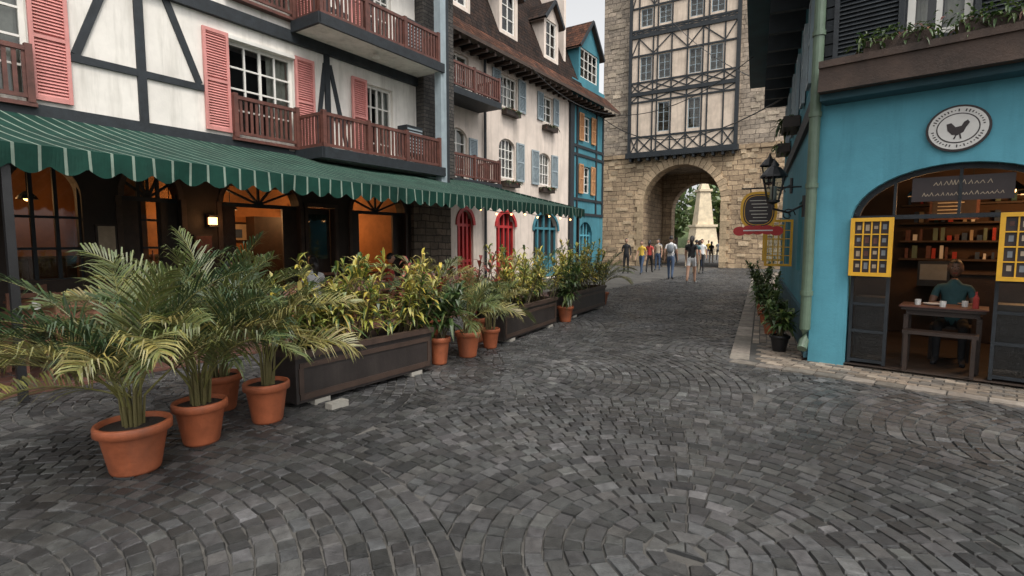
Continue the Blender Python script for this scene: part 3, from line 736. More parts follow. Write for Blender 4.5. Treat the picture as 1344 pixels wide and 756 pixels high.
rt.face(cs,'beam_brown'); rt.build('roof',TW)

# obelisk
ob=MB(); cxo,cyo=25.2,70
def sq(mb,x,y,h0,z0,h1,z1,mat):
    k=[(-1,-1),(1,-1),(1,1),(-1,1)]; A_=[Vector((x+i*h0,y+j*h0,z0)) for i,j in k]; B_=[Vector((x+i*h1,y+j*h1,z1)) for i,j in k]
    for i in range(4): mb.face([A_[i],A_[(i+1)%4],B_[(i+1)%4],B_[i]],mat)
    mb.face(B_,mat)
sq(ob,cxo,cyo,2.4,0,2.4,.8,'cream_stone'); sq(ob,cxo,cyo,1.6,.8,1.25,3.6,'cream_stone'); sq(ob,cxo,cyo,1.45,3.6,1.45,3.9,'cream_stone')
sq(ob,cxo,cyo,1.05,3.9,.65,8.2,'cream_stone'); sq(ob,cxo,cyo,.85,8.2,.85,8.5,'cream_stone'); sq(ob,cxo,cyo,.6,8.5,.05,10.6,'cream_stone')
ob.build('stone_obelisk')
# distant trees
dt=MB()
for i in range(26):
    x=R_.uniform(10,62); y=R_.uniform(84,112); hgt=R_.uniform(7,13)+(y-84)*.25
    dt.tube([Vector((x,y,0)),Vector((x+.4,y,hgt*.7))],[.4,.15],'beam_brown',6)
    for k in range(420):
        a=R_.uniform(0,6.28); e=R_.uniform(-1,1); r=R_.uniform(.5,1)*3.6*(1+.3*math.sin(a*3+i))
        p=Vector((x+r*math.cos(a)*math.sqrt(1-e*e),y+r*math.sin(a)*math.sqrt(1-e*e),hgt*.65+e*hgt*.42)); sz=R_.uniform(.35,.8)
        u_=Vector((R_.uniform(-1,1),R_.uniform(-1,1),R_.uniform(-1,1))).normalized(); v_=u_.cross(Vector((R_.uniform(-1,1),R_.uniform(-1,1),.3))).normalized()
        dt.face([p-u_*sz,p+v_*sz*.6,p+u_*sz,p-v_*sz*.6],'leafmat',jit(R_.choice([(.09,.13,.04),(.13,.17,.06),(.06,.1,.03)]),.35))
dt.build('distant_trees')
hl=MB(); pmat('hill_green',(.08,.11,.04),.95,.4,.2,.5,2,bd=.5)
for i in range(24):
    x0=-20+i*6;x1=x0+6; f=lambda x:12+5*math.sin(x*.05+1)
    hl.face([Vector((x0,112,-.1)),Vector((x1,112,-.1)),Vector((x1,150,f(x1))),Vector((x0,150,f(x0)))],'hill_green')
hl.build('hill')

# ------------------------------------------------------------------ right blue building
RB=empty('blue_cafe_building')
C0=(3.975,6.97); FF=Fr(C0,(.745,-.667),(-.667,-.745)); FS=Fr(C0,(.418,.908),(-.908,.418))
w=MB(FF); tm=1.445
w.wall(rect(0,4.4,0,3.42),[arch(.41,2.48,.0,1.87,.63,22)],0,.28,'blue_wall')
w.wall(rect(0,4.4,3.42,7.5),[rect(.86,1.44,3.95,5.4),rect(2.3,2.9,3.95,5.4)],0,.28,'timber_black')
for i in range(14):
    for a,b in ((.03,.84),(1.46,2.28),(2.92,4.3)): w.box(a,b,.0,.03+.0,3.8+i*.15,3.93+i*.15,'timber_black')
w.build('front_wall',RB)
w=MB(FS)
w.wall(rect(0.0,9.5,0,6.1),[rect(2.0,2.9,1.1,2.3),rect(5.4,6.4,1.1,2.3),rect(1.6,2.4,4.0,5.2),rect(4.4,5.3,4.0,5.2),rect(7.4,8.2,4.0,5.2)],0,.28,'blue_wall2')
w.box(9.3,9.5,-6,-.28,0,6.1,'blue_wall2'); w.box(-.0,9.5,-.3,1.0,6.12,6.3,'teal_dark'); w.box(-.0,9.5,-4,.95,6.3,9.4,'timber_black')
for i in range(10): w.bar((.4+i*1.0,5.5),(.4+i*1.0+.001,6.1),.1,0,.6,T)
for a,b in ((2.0,2.9),(5.4,6.4)): window(w,a,b,1.1,2.3,-.1,3,4,mat='yellow_paint')
for a,b in ((1.6,2.4),(4.4,5.3),(7.4,8.2)):
    window(w,a,b,4,5.2,-.1,2,3); shutter(w,a-.45,a,3.95,5.25,'shutter_grey',.01); shutter(w,b,b+.45,3.95,5.25,'shutter_grey',.01)
w.box(.02,9.4,0,.06,3.35,3.6,T); w.box(.02,9.4,0,.05,.05,.6,'teal_dark')
for a in (3.3,6.3):
    w.box(a,a+.9,.02,.3,3.75,3.95,'wood_dark')
    for i in range(120):
        p=FS.P(a+R_.uniform(0,.9),R_.uniform(.02,.35),3.93); v_=Vector((R_.uniform(-1,1),R_.uniform(-1,1),R_.uniform(-.6,1)))
        leaf(w,p,v_,R_.uniform(.12,.3),.05,1.2,jit(R_.choice(GRN),.3))
w.build('street_wall',RB)
bm_=MB(FF); bm_.box(.06,4.4,.003,.42,3.42,3.76,'beam_brown'); bm_.box(.06,4.4,.003,.3,3.34,3.42,'teal_dark'); bm_.box(.06,4.4,.42,.45,3.7,3.78,'beam_brown'); bm_.box(.06,4.4,.42,.44,3.42,3.5,'beam_brown')
window(bm_,.86,1.44,3.95,5.4,-.05,2,3); window(bm_,2.3,2.9,3.95,5.4,-.05,2,3)
shutter(bm_,.13,.84,3.82,5.4,'timber_black',.03); shutter(bm_,1.46,2.2,3.82,5.4,'timber_black',.03)
for a in (.5,1.35,2.4):
    bm_.box(a,a+.62,.12,.36,3.78,3.93,'beam_brown')
    for i in range(330):
        p=FF.P(a+R_.uniform(-.05,.67),R_.uniform(.12,.44),3.9+R_.uniform(-.05,.1)); v_=Vector((R_.uniform(-1,1),R_.uniform(-1,1),R_.uniform(-.6,1)))
        leaf(bm_,p+v_*R_.uniform(0,.1),v_,R_.uniform(.06,.15),.03,.9,jit(R_.choice(GRN+([(.4,.2,.17)] if i%5==0 else [])),.3))
bm_.build('ledge_beam_and_windows',RB)
P=FF.P; it=MB(FF)
it.face([P(-.1,-3.6,0.04),P(4.3,-3.6,.04),P(4.3,-.0,.04),P(-.1,-.0,.04)],'ground_brown')
it.face([P(-.2,-3.6,0),P(4.3,-3.6,0),P(4.3,-3.6,3.3),P(-.2,-3.6,3.3)],'cafe_wall')
it.face([P(.05,-3.6,3.2),P(4.3,-3.6,3.2),P(4.3,-.28,3.2),P(.05,-.28,3.2)],'ground_brown')
it.face([P(4.3,-3.6,0),P(4.3,-.28,0),P(4.3,-.28,3.2),P(4.3,-3.6,3.2)],'cafe_wall')
it.box(1.2,3.4,-3.5,-3.0,.05,1.1,'wood_dark'); it.box(1.15,3.45,-3.5,-2.95,1.1,1.14,'beam_brown')
for z in (1.3,1.6,1.9,2.2): 
    it.box(.6,3.6,-3.58,-3.3,z,z+.03,'beam_brown')
    for i in range(32): 
        if R_.random()<.2: continue
        x=.65+i*.092+R_.uniform(0,.03); it.box(x,x+R_.uniform(.03,.07),-3.5,-3.42,z+.03,z+.03+R_.uniform(.08,.22),R_.choice(['cl_beige','white_paint','cl_denim','green_pipe','cl_teal','wood_brown','wood_brown','cl_red']))
it.box(.9,1.3,-3.0,-2.9,.9,1.3,'metal_black'); it.box(.93,1.27,-2.9,-2.895,1.0,1.25,'cl_grey')
it.box(1.0,1.6,-2.9,-2.86,1.95,2.3,'wood_brown'); it.box(1.04,1.56,-2.86,-2.855,1.99,2.26,'sign_dark')
for k_ in range(4): it.box(1.1,1.5-R_.uniform(0,.15),-2.855,-2.852,2.04+k_*.055,2.055+k_*.055,'curtain')
for x,y in ((.95,-1.6),(2.1,-2.2),(2.9,-1.5),(1.5,-3.0),(1.9,-1.3)):
    it.tube([P(x,y,3.2),P(x,y,2.3)],.008,'metal_black',4); it.ball(P(x,y,2.25),.045,'bulb_glow',8); it.lathe(P(x,y,2.25),[(.13,0),(.11,.05),(.03,.12)],'metal_black',12)
n=20
for i in range(n):
    p=math.pi*i/n;q=math.pi*(i+1)/n
    it.bar((tm+1.0*math.cos(p),1.87+.6*math.sin(p)),(tm+1.0*math.cos(q),1.87+.6*math.sin(q)),.07,-.16,-.1,T)
it.box(.41,2.48,-.165,-.1,1.88,1.93,T)
for x in (.84,1.445,2.05): it.box(x-.015,x+.015,-.16,-.11,1.93,2.45,T)
# painted name board inside the fanlight
it.box(1.0,1.9,-.128,-.122,2.08,2.36,'sign_dark')
def script_line(a,b,z,h):
    x=a
    while x<b:
        w1=R_.uniform(.02,.045); it.bar((x,z),(x+w1*.6,z+h*R_.uniform(.5,1)),.006,-.122,-.12,'cl_beige'); it.bar((x+w1*.6,z+h*R_.uniform(.5,1)),(x+w1,z),.006,-.122,-.1195,'cl_beige'); x+=w1*R_.uniform(1.05,1.6)
script_line(1.2,1.7,2.26,.06); script_line(1.1,1.8,2.14,.045)
for a,b in ((.43,.84),(1.8,2.3)):
    it.box(a,a+.035,-.16,-.1,.05,1.2,T); it.box(b-.035,b,-.16,-.1,.05,1.2,T)
    for z in (.07,.45,.8,1.15): it.box(a+.035,b-.035,-.158,-.102,z,z+.035,T)
    it.face([P(a,-.13,.1),P(b,-.13,.1),P(b,-.13,1.2),P(a,-.13,1.2)],'glass'); it.box(a+.04,b-.04,-.5,-.2,.1,.9,'wood_dark')
it.build('cafe_interior',RB)
yl=MB(FF)
def lattice(mb,fr,a,b,z0,z1,o0,o1,nx=4,nz=4,mat='yellow_paint',menu=False):
    f=.045
    mb.box(a,a+f,o0,o1,z0,z1,mat,fr); mb.box(b-f,b,o0,o1,z0,z1,mat,fr); mb.box(a+f,b-f,o0,o1,z0,z0+f,mat,fr); mb.box(a+f,b-f,o0,o1,z1-f,z1,mat,fr)
    for i in range(1,nx): x=a+f+(b-a-2*f)*i/nx; mb.box(x-.007,x+.007,o0+.01,o1-.01,z0+f,z1-f,mat,fr)
    for i in range(1,nz): z=z0+f+(z1-z0-2*f)*i/nz; mb.box(a+f,b-f,o0+.012,o1-.012,z-.007,z+.007,mat,fr)
    om=(o0+o1)/2
    if menu:
        mb.face([fr.P(a,o0+.008,z0),fr.P(b,o0+.008,z0),fr.P(b,o0+.008,z1),fr.P(a,o0+.008,z1)],'sign_dark')
        for i in range(nx):
            for j in range(nz):
                x=a+f+(b-a-2*f)*(i+.5)/nx; z=z0+f+(z1-z0-2*f)*(j+.5)/nz; mb.box(x-.02,x+.02,o0+.009,o0+.011,z-R_.uniform(.01,.04),z+R_.uniform(.02,.045),R_.choice(['cl_grey','cl_grey','cl_beige','wood_brown']),fr)
    else: mb.face([fr.P(a,om,z0),fr.P(b,om,z0),fr.P(b,om,z1),fr.P(a,om,z1)],'glass')
lattice(yl,FF,.42,.86,1.18,1.9,.01,.05,menu=True); lattice(yl,FF,1.8,2.3,1.18,1.92,.01,.05,menu=True)
yl.build('yellow_window',RB)
yl=MB(FS)
for s in (3.9,7.2):
    F2=Fr((FS.P(s,0,0).x,FS.P(s,0,0).y),(FS.n.x,FS.n.y),(-FS.d.x,-FS.d.y))
    lattice(yl,F2,.02,.52,1.12,2.05,-.02,.02,4,5)
yl.build('yellow_casements',RB)
# plaque
pl=MB(FF)
def disc(mb,fr,s,z,rx,rz,o0,o1,mat,seg=36):
    f=[fr.P(s+rx*math.cos(2*math.pi*i/seg),o1,z+rz*math.sin(2*math.pi*i/seg)) for i in range(seg)]; k=[p-fr.n*(o1-o0) for p in f]
    mb.face(f,mat)
    for i in range(seg): j=(i+1)%seg; mb.face([k[i],k[j],f[j],f[i]],mat)
pc=(1.39,2.87)
disc(pl,FF,*pc,.285,.255,0,.04,'sign_dark'); disc(pl,FF,*pc,.26,.232,.04,.05,'white_paint'); disc(pl,FF,*pc,.19,.165,.05,.054,'sign_dark'); disc(pl,FF,*pc,.178,.153,.054,.058,'white_paint')
for i in range(44):
    a=2*math.pi*i/44
    if i%22 in (0,10,21): continue
    l_=R_.uniform(.0,.012)
    pl.bar((pc[0]+(.205+l_)*math.cos(a),pc[1]+(.18+l_)*math.sin(a)),(pc[0]+(.24-l_)*math.cos(a),pc[1]+(.212-l_)*math.sin(a)),.011,.05,.054,'sign_dark')
hp=[(-.09,-.02),(-.05,-.07),(.0,-.08),(.05,-.05),(.07,0),(.1,.05),(.08,.08),(.05,.06),(.03,.02),(-.02,.01),(-.06,.06),(-.1,.05)]
pl.face([FF.P(pc[0]+x,.062,pc[1]+z) for x,z in hp],'sign_dark')
pl.bar((pc[0]-.01,pc[1]-.07),(pc[0]-.03,pc[1]-.12),.014,.058,.062,'sign_dark'); pl.bar((pc[0]+.02,pc[1]-.07),(pc[0]+.03,pc[1]-.12),.014,.058,.062,'sign_dark')
pl.build('round_wall_plaque')
dp=MB(FF)
dp.tube([P(-.03,.09,.45),P(-.03,.09,6.1)],.065,'green_pipe',14)
for z in (.9,2.3,3.2,4.2): dp.tube([P(-.03,.09,z),P(-.03,.09,z+.06)],.077,'green_pipe',14)
dp.tube([P(-.03,.09,.45),P(-.03,.1,.3),P(-.03,.2,.2)],.06,'green_pipe',12)
dp.build('drain_pipe')
def lantern(c,wallp,name):
    l=MB(); x,y,z=c; T_='metal_black'; seg=6
    def ring(r,zz): return [Vector((x+r*math.cos(math.pi*2*k/seg),y+r*math.sin(math.pi*2*k/seg),zz)) for k in range(seg)]
    b0,b1=ring(.09,z),ring(.17,z+.36)
    for k in range(seg): l.tube([b0[k],b1[k]],.012,T_,4); l.face([b0[k],b0[(k+1)%seg],b1[(k+1)%seg],b1[k]],'glass')
    l.lathe((x,y,z),[(0,-.06),(.05,-.04),(.1,-.02),(.1,.01),(.02,.02)],T_,12)
    l.lathe((x,y,z),[(.2,.36),(.19,.39),(.1,.5),(.05,.53),(.03,.58),(.015,.62),(0,.66)],T_,12)
    l.tube([Vector((x,y,z+.02)),Vector((x,y,z+.22))],.05,'frame_white',8)
    wp=Vector(wallp); st=Vector((x,y,z-.06)); m_=(wp+st)/2
    l.tube([st,Vector((x,y,z-.12)),Vector((m_.x,m_.y,z-.18)),Vector((wp.x,wp.y,z-.06))],.018,T_,6)
    q=[]
    for i in range(16):
        a=i*.5; r=.11*(1-i/18); q.append(Vector((m_.x,m_.y,z-.17))+ Vector((wp.x-st.x,wp.y-st.y,0)).normalized()*r*math.cos(a)+Vector((0,0,-.05+r*math.sin(a))))
    l.tube(q,.009,T_,5)
    l.tube([wp+Vector((0,0,z-.25)),wp+Vector((0,0,z+.08))],.03,T_,6)
    l.build(name)
q=FS.P(1.2,.47,2.24); wq=FS.P(1.35,.03,0); lantern(q,wq,'wall_lantern')
q=FS.P(5.0,.47,2.9); wq=FS.P(5.0,.03,0); lantern(q,wq,'wall_lantern')
# hanging sign
sg=MB(); FSg=Fr((FS.P(2.5,0,0).x,FS.P(2.5,0,0).y),(FS.n.x,FS.n.y),(-FS.d.x,-FS.d.y))
def rrect(cx_,cz,hw,hh_,n=8,e=.5):
    return [(cx_+hw*(abs(math.cos(a))**e)*(1 if math.cos(a)>0 else -1),cz+hh_*(abs(math.sin(a))**e)*(1 if math.sin(a)>0 else -1)) for a in [2*math.pi*(i+.5)/(4*n) for i in range(4*n)]]
for hw,hh_,o0,o1,m_ in ((.3,.33,-.03,.03,'yellow_paint'),(.255,.285,.03,.036,'sign_dark'),(.235,.265,.036,.038,'yellow_paint'),(.225,.255,.038,.04,'sign_dark')):
    pp=rrect(.66,2.17,hw,hh_,e=.7); f=[FSg.P(x,o1,z) for x,z in pp]; k=[FSg.P(x,o0,z) for x,z in pp]; sg.face(f,m_); sg.face(k[::-1],m_)
    for i in range(len(f)): j=(i+1)%len(f); sg.face([k[i],k[j],f[j],f[i]],m_)
for i,z in enumerate((2.34,2.28,2.22,2.16,2.1,2.04,1.98)): sg.bar((.66-.15+.02*(i%2),z),(.66+.15-.03*(i%3),z+.001),.014,.04,.043,'curtain',FSg)
for i,x in enumerate((-.3,-.15,0,.15,.3)): disc(sg,FSg,.66+x,1.8+(.02 if i in(1,2,3) else 0),.11,.085,-.02-.004*(i%2),.045+.005*(i%2),'red_paint',16)
sg.box(.42,.9,.052,.054,1.8,1.82,'white_paint',FSg)
sg.tube([FSg.P(0,0,2.56),FSg.P(.95,0,2.56)],.015,'metal_black',6); sg.tube([FSg.P(.45,0,2.56),FSg.P(.45,0,2.44)],.01,'metal_black',5); sg.tube([FSg.P(.8,0,2.56),FSg.P(.8,0,2.44)],.01,'metal_black',5)
sg.build('hanging_menu_sign')
def table(mb,fr,a,b,o0,o1,z0,h,mat='wicker'):
    mb.box(a,b,o0,o1,z0+h-.035,z0+h,mat,fr); mb.box(a+.05,b-.05,o0+.05,o1-.05,z0+h-.1,z0+h-.035,mat,fr)
    for x in (a+.03,b-.08):
        for y in (o0+.03,o1-.08): mb.box(x,x+.05,y,y+.05,z0,z0+h-.1,mat,fr)
def chair(mb,fr,a,o_,z0,face,mat='wood_brown'):
    mb.box(a,a+.42,o_,o_+.42,z0+.42,z0+.46,mat,fr)
    for x in (a,a+.38):
        for y in (o_,o_+.38):
            back=(y==o_) if face>0 else (y!=o_)
            mb.box(x,x+.04,y,y+.04,z0,z0+(.92 if back else .42),mat,fr)
    y=o_ if face>0 else o_+.39
    for z in (.6,.72,.85): mb.box(a+.04,a+.38,y,y+.03,z0+z,z0+z+.06,mat,fr)
tt=MB(FF); table(tt,FF,.95,1.75,-.8,-.3,.04,.76,'wood_dark'); tt.box(.93,1.77,-.82,-.28,.8,.815,'wood_brown')
for x,y in ((1.1,-.5),(1.35,-.4),(1.55,-.6)): tt.lathe(P(x,y,.815),[(0,0),(.03,0),(.034,.07),(.028,.07),(.025,.01)],'white_paint',12)
tt.lathe(P(1.25,-.6,.815),[(0,0),(.1,.01),(.11,.02),(.08,.015),(0,.012)],'white_paint',16); tt.lathe(P(1.65,-.45,.815),[(.03,0),(.03,.12),(.012,.16),(.012,.2)],'cl_red',8)
tt.build('cafe_table'); 
tt=MB(FF); chair(tt,FF,1.2,-1.5,.04,1,'wood_dark'); tt.build('cafe_chair')
tt=MB(FF); tt.box(1.0,1.7,-.22,-.02,.5,.54,'wood_dark'); 
for x in (1.02,1.64):
    for y in (-.2,-.06): tt.box(x,x+.04,y,y+.04,.04,.5,'wood_dark')
tt.build('cafe_bench')

def tset(s,o_,cloth):
    t_=MB(FA); table(t_,FA,s,s+.8,o_,o_+.8,.025,.74,'wicker')
    if cloth: 
        t_.box(s-.03,s+.83,o_-.03,o_+.83,.775,.785,'tablecloth'); t_.box(s-.03,s+.83,o_+.83,o_+.835,.6,.785,'tablecloth'); t_.box(s-.035,s-.03,o_-.03,o_+.83,.6,.785,'tablecloth')
    t_.lathe(FA.P(s+.3,o_+.3,.785),[(0,0),(.04,0),(.04,.1),(.03,.1)],'white_paint',10)
    t_.build('terrace_table')
    for a,b,f in ((s+.2,o_-.5,1),(s+.2,o_+.9,-1)):
        t_=MB(FA); chair(t_,FA,a,b,.025,f,'wicker'); t_.build('terrace_chair')
for s,o_,c in ((8.9,2.05,0),(10.3,1.0,1),(11.9,1.8,1),(14.2,1.3,1),(16.5,1.6,1),(6.9,1.9,0),(9.3,.5,0)): tset(s,o_,c)

# ------------------------------------------------------------------ planters and pots
def planter(x0,y0,x1,y1,dep=.5,h=.5,zb=.05):
    L=math.hypot(x1-x0,y1-y0); d=((x1-x0)/L,(y1-y0)/L); n=(d[1],-d[0]); fr=Fr((x0,y0),d,n); m=MB(fr)
    e=.035
    m.box(0,L,-e,0,zb,zb+h-.06,'planter_brown'); m.box(0,L,-dep,-dep+e,zb,zb+h-.06,'planter_brown'); m.box(0,e,-dep+e,-e,zb,zb+h-.06,'planter_brown'); m.box(L-e,L,-dep+e,-e,zb,zb+h-.06,'planter_brown')
    m.box(-.02,L+.02,-.05,.025,zb+h-.06,zb+h,'planter_rim'); m.box(-.02,L+.02,-dep-.025,-dep+.05,zb+h-.06,zb+h,'planter_rim'); m.box(-.02,.05,-dep+.05,-.05,zb+h-.06,zb+h,'planter_rim'); m.box(L-.05,L+.02,-dep+.05,-.05,zb+h-.06,zb+h,'planter_rim')
    m.box(.04,L-.04,0,.012,zb+.03,zb+.09,'planter_rim'); m.box(.04,L-.04,0,.012,zb+h-.16,zb+h-.11,'planter_rim')
    for x in (.03,L-.08): m.box(x,x+.05,0,.012,zb+.09,zb+h-.16,'planter_rim')
    m.box(e,L-e,-dep+e,-e,zb+h-.14,zb+h-.1,'soil')
    for x in (.2,L-.35): m.box(x,x+.18,-.25,.0,-.01,zb-.002,'concrete'); m.box(x,x+.18,-dep,-.3,-.01,zb-.002,'concrete')
    m.build('planter_box'); return fr,L
def fillplanter(fr,L,n,h,z,cols,top,name,dep=.5,lf=.29):
    m=MB(uv=False)
    for i in range(n):
        p=fr.P(R_.uniform(.05,L-.05),-R_.uniform(.05,dep-.05),0); bush(m,p.x,p.y,z,R_.uniform(h*.4,h),36,lf,.04,cols,top,.35)
    m.build(name)
fr,L=planter(-2.06,4.92,-1.0,6.46); fillplanter(fr,L,44,1.05,.42,GRN+YEL,YEL,'croton_plants')
fr,L=planter(-.12,8.18,.86,10.1); fillplanter(fr,L,34,1.1,.42,GRN+YEL,YEL,'croton_plants')
fr,L=planter(1.22,10.9,2.3,12.9); fillplanter(fr,L,34,1.2,.42,GRN+YEL,YEL,'croton_plants')
def potted(x,y,h,r,name,kind,**k):
    e=empty(name); m=MB(); pot(m,(x,y,k.get('z',0)),h,r,k.get('mat','terracotta')); m.build('pot',e,True)
    f=MB(uv=False); z=k.get('z',0)+h*.9
    if kind=='palm': palm(f,(x,y),z,k.get('n',20),k.get('L',1.1),k.get('sp',1),k.get('col',(.11,.13,.045)),k.get('nl',30),k.get('ll',.28),k.get('lw',.018),k.get('emin',.5),k.get('extra',()))
    else:
        for i in range(k.get('n',8)): bush(f,x+R_.uniform(-.5,.5)*r,y+R_.uniform(-.5,.5)*r,z,k.get('L',.7)*R_.uniform(.5,1),k.get('nl',24),k.get('ll',.3),k.get('lw',.05),k.get('cols',GRN),k.get('top'),.45)
    f.build('foliage',e)
potted(-2.66,3.6,.35,.235,'potted_palm','palm',n=20,L=1.15,ll=.27,nl=42,emin=.82,lw=.0125,extra=((3.35,.35,1.2,1.3),(2.9,.6,1.35,1.0),(3.8,.75,1.0,1.1)))
potted(-2.5,4.12,.34,.2,'potted_palm','palm',n=24,L=1.25,ll=.27,nl=42,emin=.85,lw=.0125)
potted(-2.2,4.62,.36,.195,'potted_palm','palm',n=15,L=.95,ll=.25,nl=34,emin=.85,lw=.0125)
potted(-2.8,4.95,.35,.2,'potted_palm','palm',n=20,L=1.3,ll=.27,emin=.75,nl=36,lw=.013)
potted(-.96,6.85,.36,.15,'potted_plant','bush',n=9,L=.8,ll=.42,lw=.06,cols=GRN)
potted(-.62,7.3,.36,.185,'potted_palm','palm',n=16,L=.75,ll=.22,nl=28,col=(.11,.14,.05),emin=.6,lw=.013)
potted(-.33,7.9,.3,.15,'potted_palm','palm',n=15,L=.75,ll=.22,nl=28,emin=.6,lw=.013)
potted(-1.3,7.4,.4,.2,'cordyline_plant','bush',n=12,L=1.0,cols=RED+GRN,top=RED,ll=.3)
potted(-.6,8.4,.4,.2,'cordyline_plant','bush',n=12,L=1.1,cols=RED+GRN,top=RED,ll=.3)
potted(-1.3,8.2,.4,.2,'potted_palm','palm',n=14,L=1.1,ll=.25,nl=26)
potted(1.08,10.55,.32,.17,'potted_plant','bush',n=9,L=.9,cols=GRN,ll=.35)
potted(.5,11.2,.32,.2,'potted_palm','palm',n=14,L=1.1,ll=.25,nl=24)
potted(2.3,13.5,.32,.2,'potted_palm','palm',n=14,L=1.0,ll=.25,nl=24,emin=.7)
for (s,o_,l_) in ((0.55,.32,.42),(2.1,.4,.5),(3.3,.45,.6),(4.7,.5,.7),(6.3,.5,.7),(8.0,.5,.8),(10.5,.5,.9)):
    q=FS.P(s,o_,0); potted(q.x,q.y,.24,.14,'potted_plant','bush',n=7,L=l_,ll=.28,lw=.06,z=ZP,mat='metal_black' if s<1 else 'terracotta',cols=GRN+[(.12,.17,.05)])
bk=MB(Fr((-1.8,4.95),(.5,.8),(.8,-.5))); bk.box(0,.2,0,.1,-.005,.06,'concrete'); bk.build('loose_brick')

# ------------------------------------------------------------------ people
def person(pos,yaw,shirt='cl_black',pants='cl_denim',skin='skin',pose='walk',long_hair=False,shorts=False,H=1.68,long_sleeve=False,phase=1,z=0,bag=None):
    k=H/1.7
    J={}; V=Vector
    J['pel']=V((0,0,.93));J['sp']=V((0,.01,1.1));J['ch']=V((0,.0,1.3));J['nb']=V((0,-.01,1.44));J['nk']=V((0,.01,1.53))
    for sd,sx in (('l',-1),('r',1)):
        f=phase*sx
        J['sh'+sd]=V((sx*.165,-.01,1.405))
        if pose=='walk':
            J['hp'+sd]=V((sx*.09,0,.88)); J['kn'+sd]=V((sx*.095,.13*f+.03,.48)); J['an'+sd]=V((sx*.09,.24*f-.04 if f>0 else -.24,.085 if f>0 else .13)); J['to'+sd]=J['an'+sd]+V((sx*.02,.15,-.055 if f>0 else -.085))
            J['el'+sd]=V((sx*.22,-.09*f-.02,1.12)); J['wr'+sd]=V((sx*.23,-.13*f+.06,.88))
        elif pose=='stand':
            J['hp'+sd]=V((sx*.09,0,.88)); J['kn'+sd]=V((sx*.1,.02,.48)); J['an'+sd]=V((sx*.11,0,.085)); J['to'+sd]=V((sx*.14,.15,.03))
            J['el'+sd]=V((sx*.23,-.02,1.12)); J['wr'+sd]=V((sx*(.24 if phase*sx<0 else .1),.06 if phase*sx<0 else .22,.88 if phase*sx<0 else 1.2))
        else:
            J['hp'+sd]=V((sx*.1,.02,.5)); J['kn'+sd]=V((sx*.13,.44,.52)); J['an'+sd]=V((sx*.13,.44,.09)); J['to'+sd]=V((sx*.15,.6,.035))
            J['el'+sd]=V((sx*.23,.1,.76)); J['wr'+sd]=V((sx*.13,.34,.8))
    if pose=='sit':
        for a,dz in (('pel',-.4),('sp',-.4),('ch',-.4),('nb',-.4),('nk',-.4)): J[a]=J[a]+V((0,.04 if a!='pel' else 0,dz))
        for sd in 'lr': J['sh'+sd]=J['sh'+sd]+V((0,.04,-.4))
    ed=[('pel','sp',0),('sp','ch',0),('ch','nb',0),('nb','nk',4)]
    rad={'pel':(.15,.11),'sp':(.125,.095),'ch':(.15,.105),'nb':(.09,.07),'nk':(.052,.052)}
    for sd in 'lr':
        J['pm'+sd]=J['wr'+sd]+(J['wr'+sd]-J['el'+sd]).normalized()*.07
        ed+= [('ch','sh'+sd,0),('sh'+sd,'el'+sd,1),('el'+sd,'wr'+sd,2),('wr'+sd,'pm'+sd,4),('pel','hp'+sd,3),('hp'+sd,'kn'+sd,3),('kn'+sd,'an'+sd,5),('an'+sd,'to'+sd,6)]
        rad.update({'sh'+sd:(.062,.062),'el'+sd:(.042,.042),'wr'+sd:(.027,.027),'pm'+sd:(.03,.018),'hp'+sd:(.09,.09),'kn'+sd:(.06,.06),'an'+sd:(.042,.042),'to'+sd:(.035,.03)})
        ad=(J['wr'+sd]-J['el'+sd]).normalized(); sx=-1 if sd=='l' else 1; fw_=V((0,1,0)); 
        for i in range(4):
            y=(i-1.5)*.02; ln=(.065,.075,.07,.055)[i]; a=J['pm'+sd]+fw_*y+ad*.02; b=a+ad*ln*.55; c=b+(ad*.8-V((sx*.6,0,0))).normalized()*ln*.5
            J[f'f{i}a'+sd]=b;J[f'f{i}b'+sd]=c; rad[f'f{i}a'+sd]=(.0085,.0085);rad[f'f{i}b'+sd]=(.007,.007); ed+=[('pm'+sd,f'f{i}a'+sd,4),(f'f{i}a'+sd,f'f{i}b'+sd,4)]
        J['tha'+sd]=J['wr'+sd]+ad*.03+fw_*.035; J['thb'+sd]=J['tha'+sd]+ad*.035+fw_*.012; rad['tha'+sd]=(.011,.011); rad['thb'+sd]=(.008,.008); ed+=[('wr'+sd,'tha'+sd,4),('tha'+sd,'thb'+sd,4)]
    names=list(J.keys()); idx={n:i for i,n in enumerate(names)}
    me=bpy.data.meshes.new('tmp'); me.from_pydata([tuple(J[n]*k) for n in names],[(idx[a],idx[b]) for a,b,_ in ed],[])
    ob=bpy.data.objects.new('tmp',me); bpy.context.scene.collection.objects.link(ob)
    md=ob.modifiers.new('S','SKIN'); md.use_smooth_shade=True
    sv=me.skin_vertices[0].data
    for n in names: sv[idx[n]].radius=(rad[n][0]*k,rad[n][1]*k); sv[idx[n]].use_root=(n=='pel')
    ss=ob.modifiers.new('U','SUBSURF'); ss.levels=1; ss.render_levels=1
    dg=bpy.context.evaluated_depsgraph_get(); ev=ob.evaluated_get(dg); tm_=ev.to_mesh()
    m=MB(uv=False)
    segs=[(J[a]*k,J[b]*k,r,sum(rad[b])*.25+sum(rad[a])*.25) for a,b,r in ed]
    vs=[v.co.copy() for v in tm_.vertices]
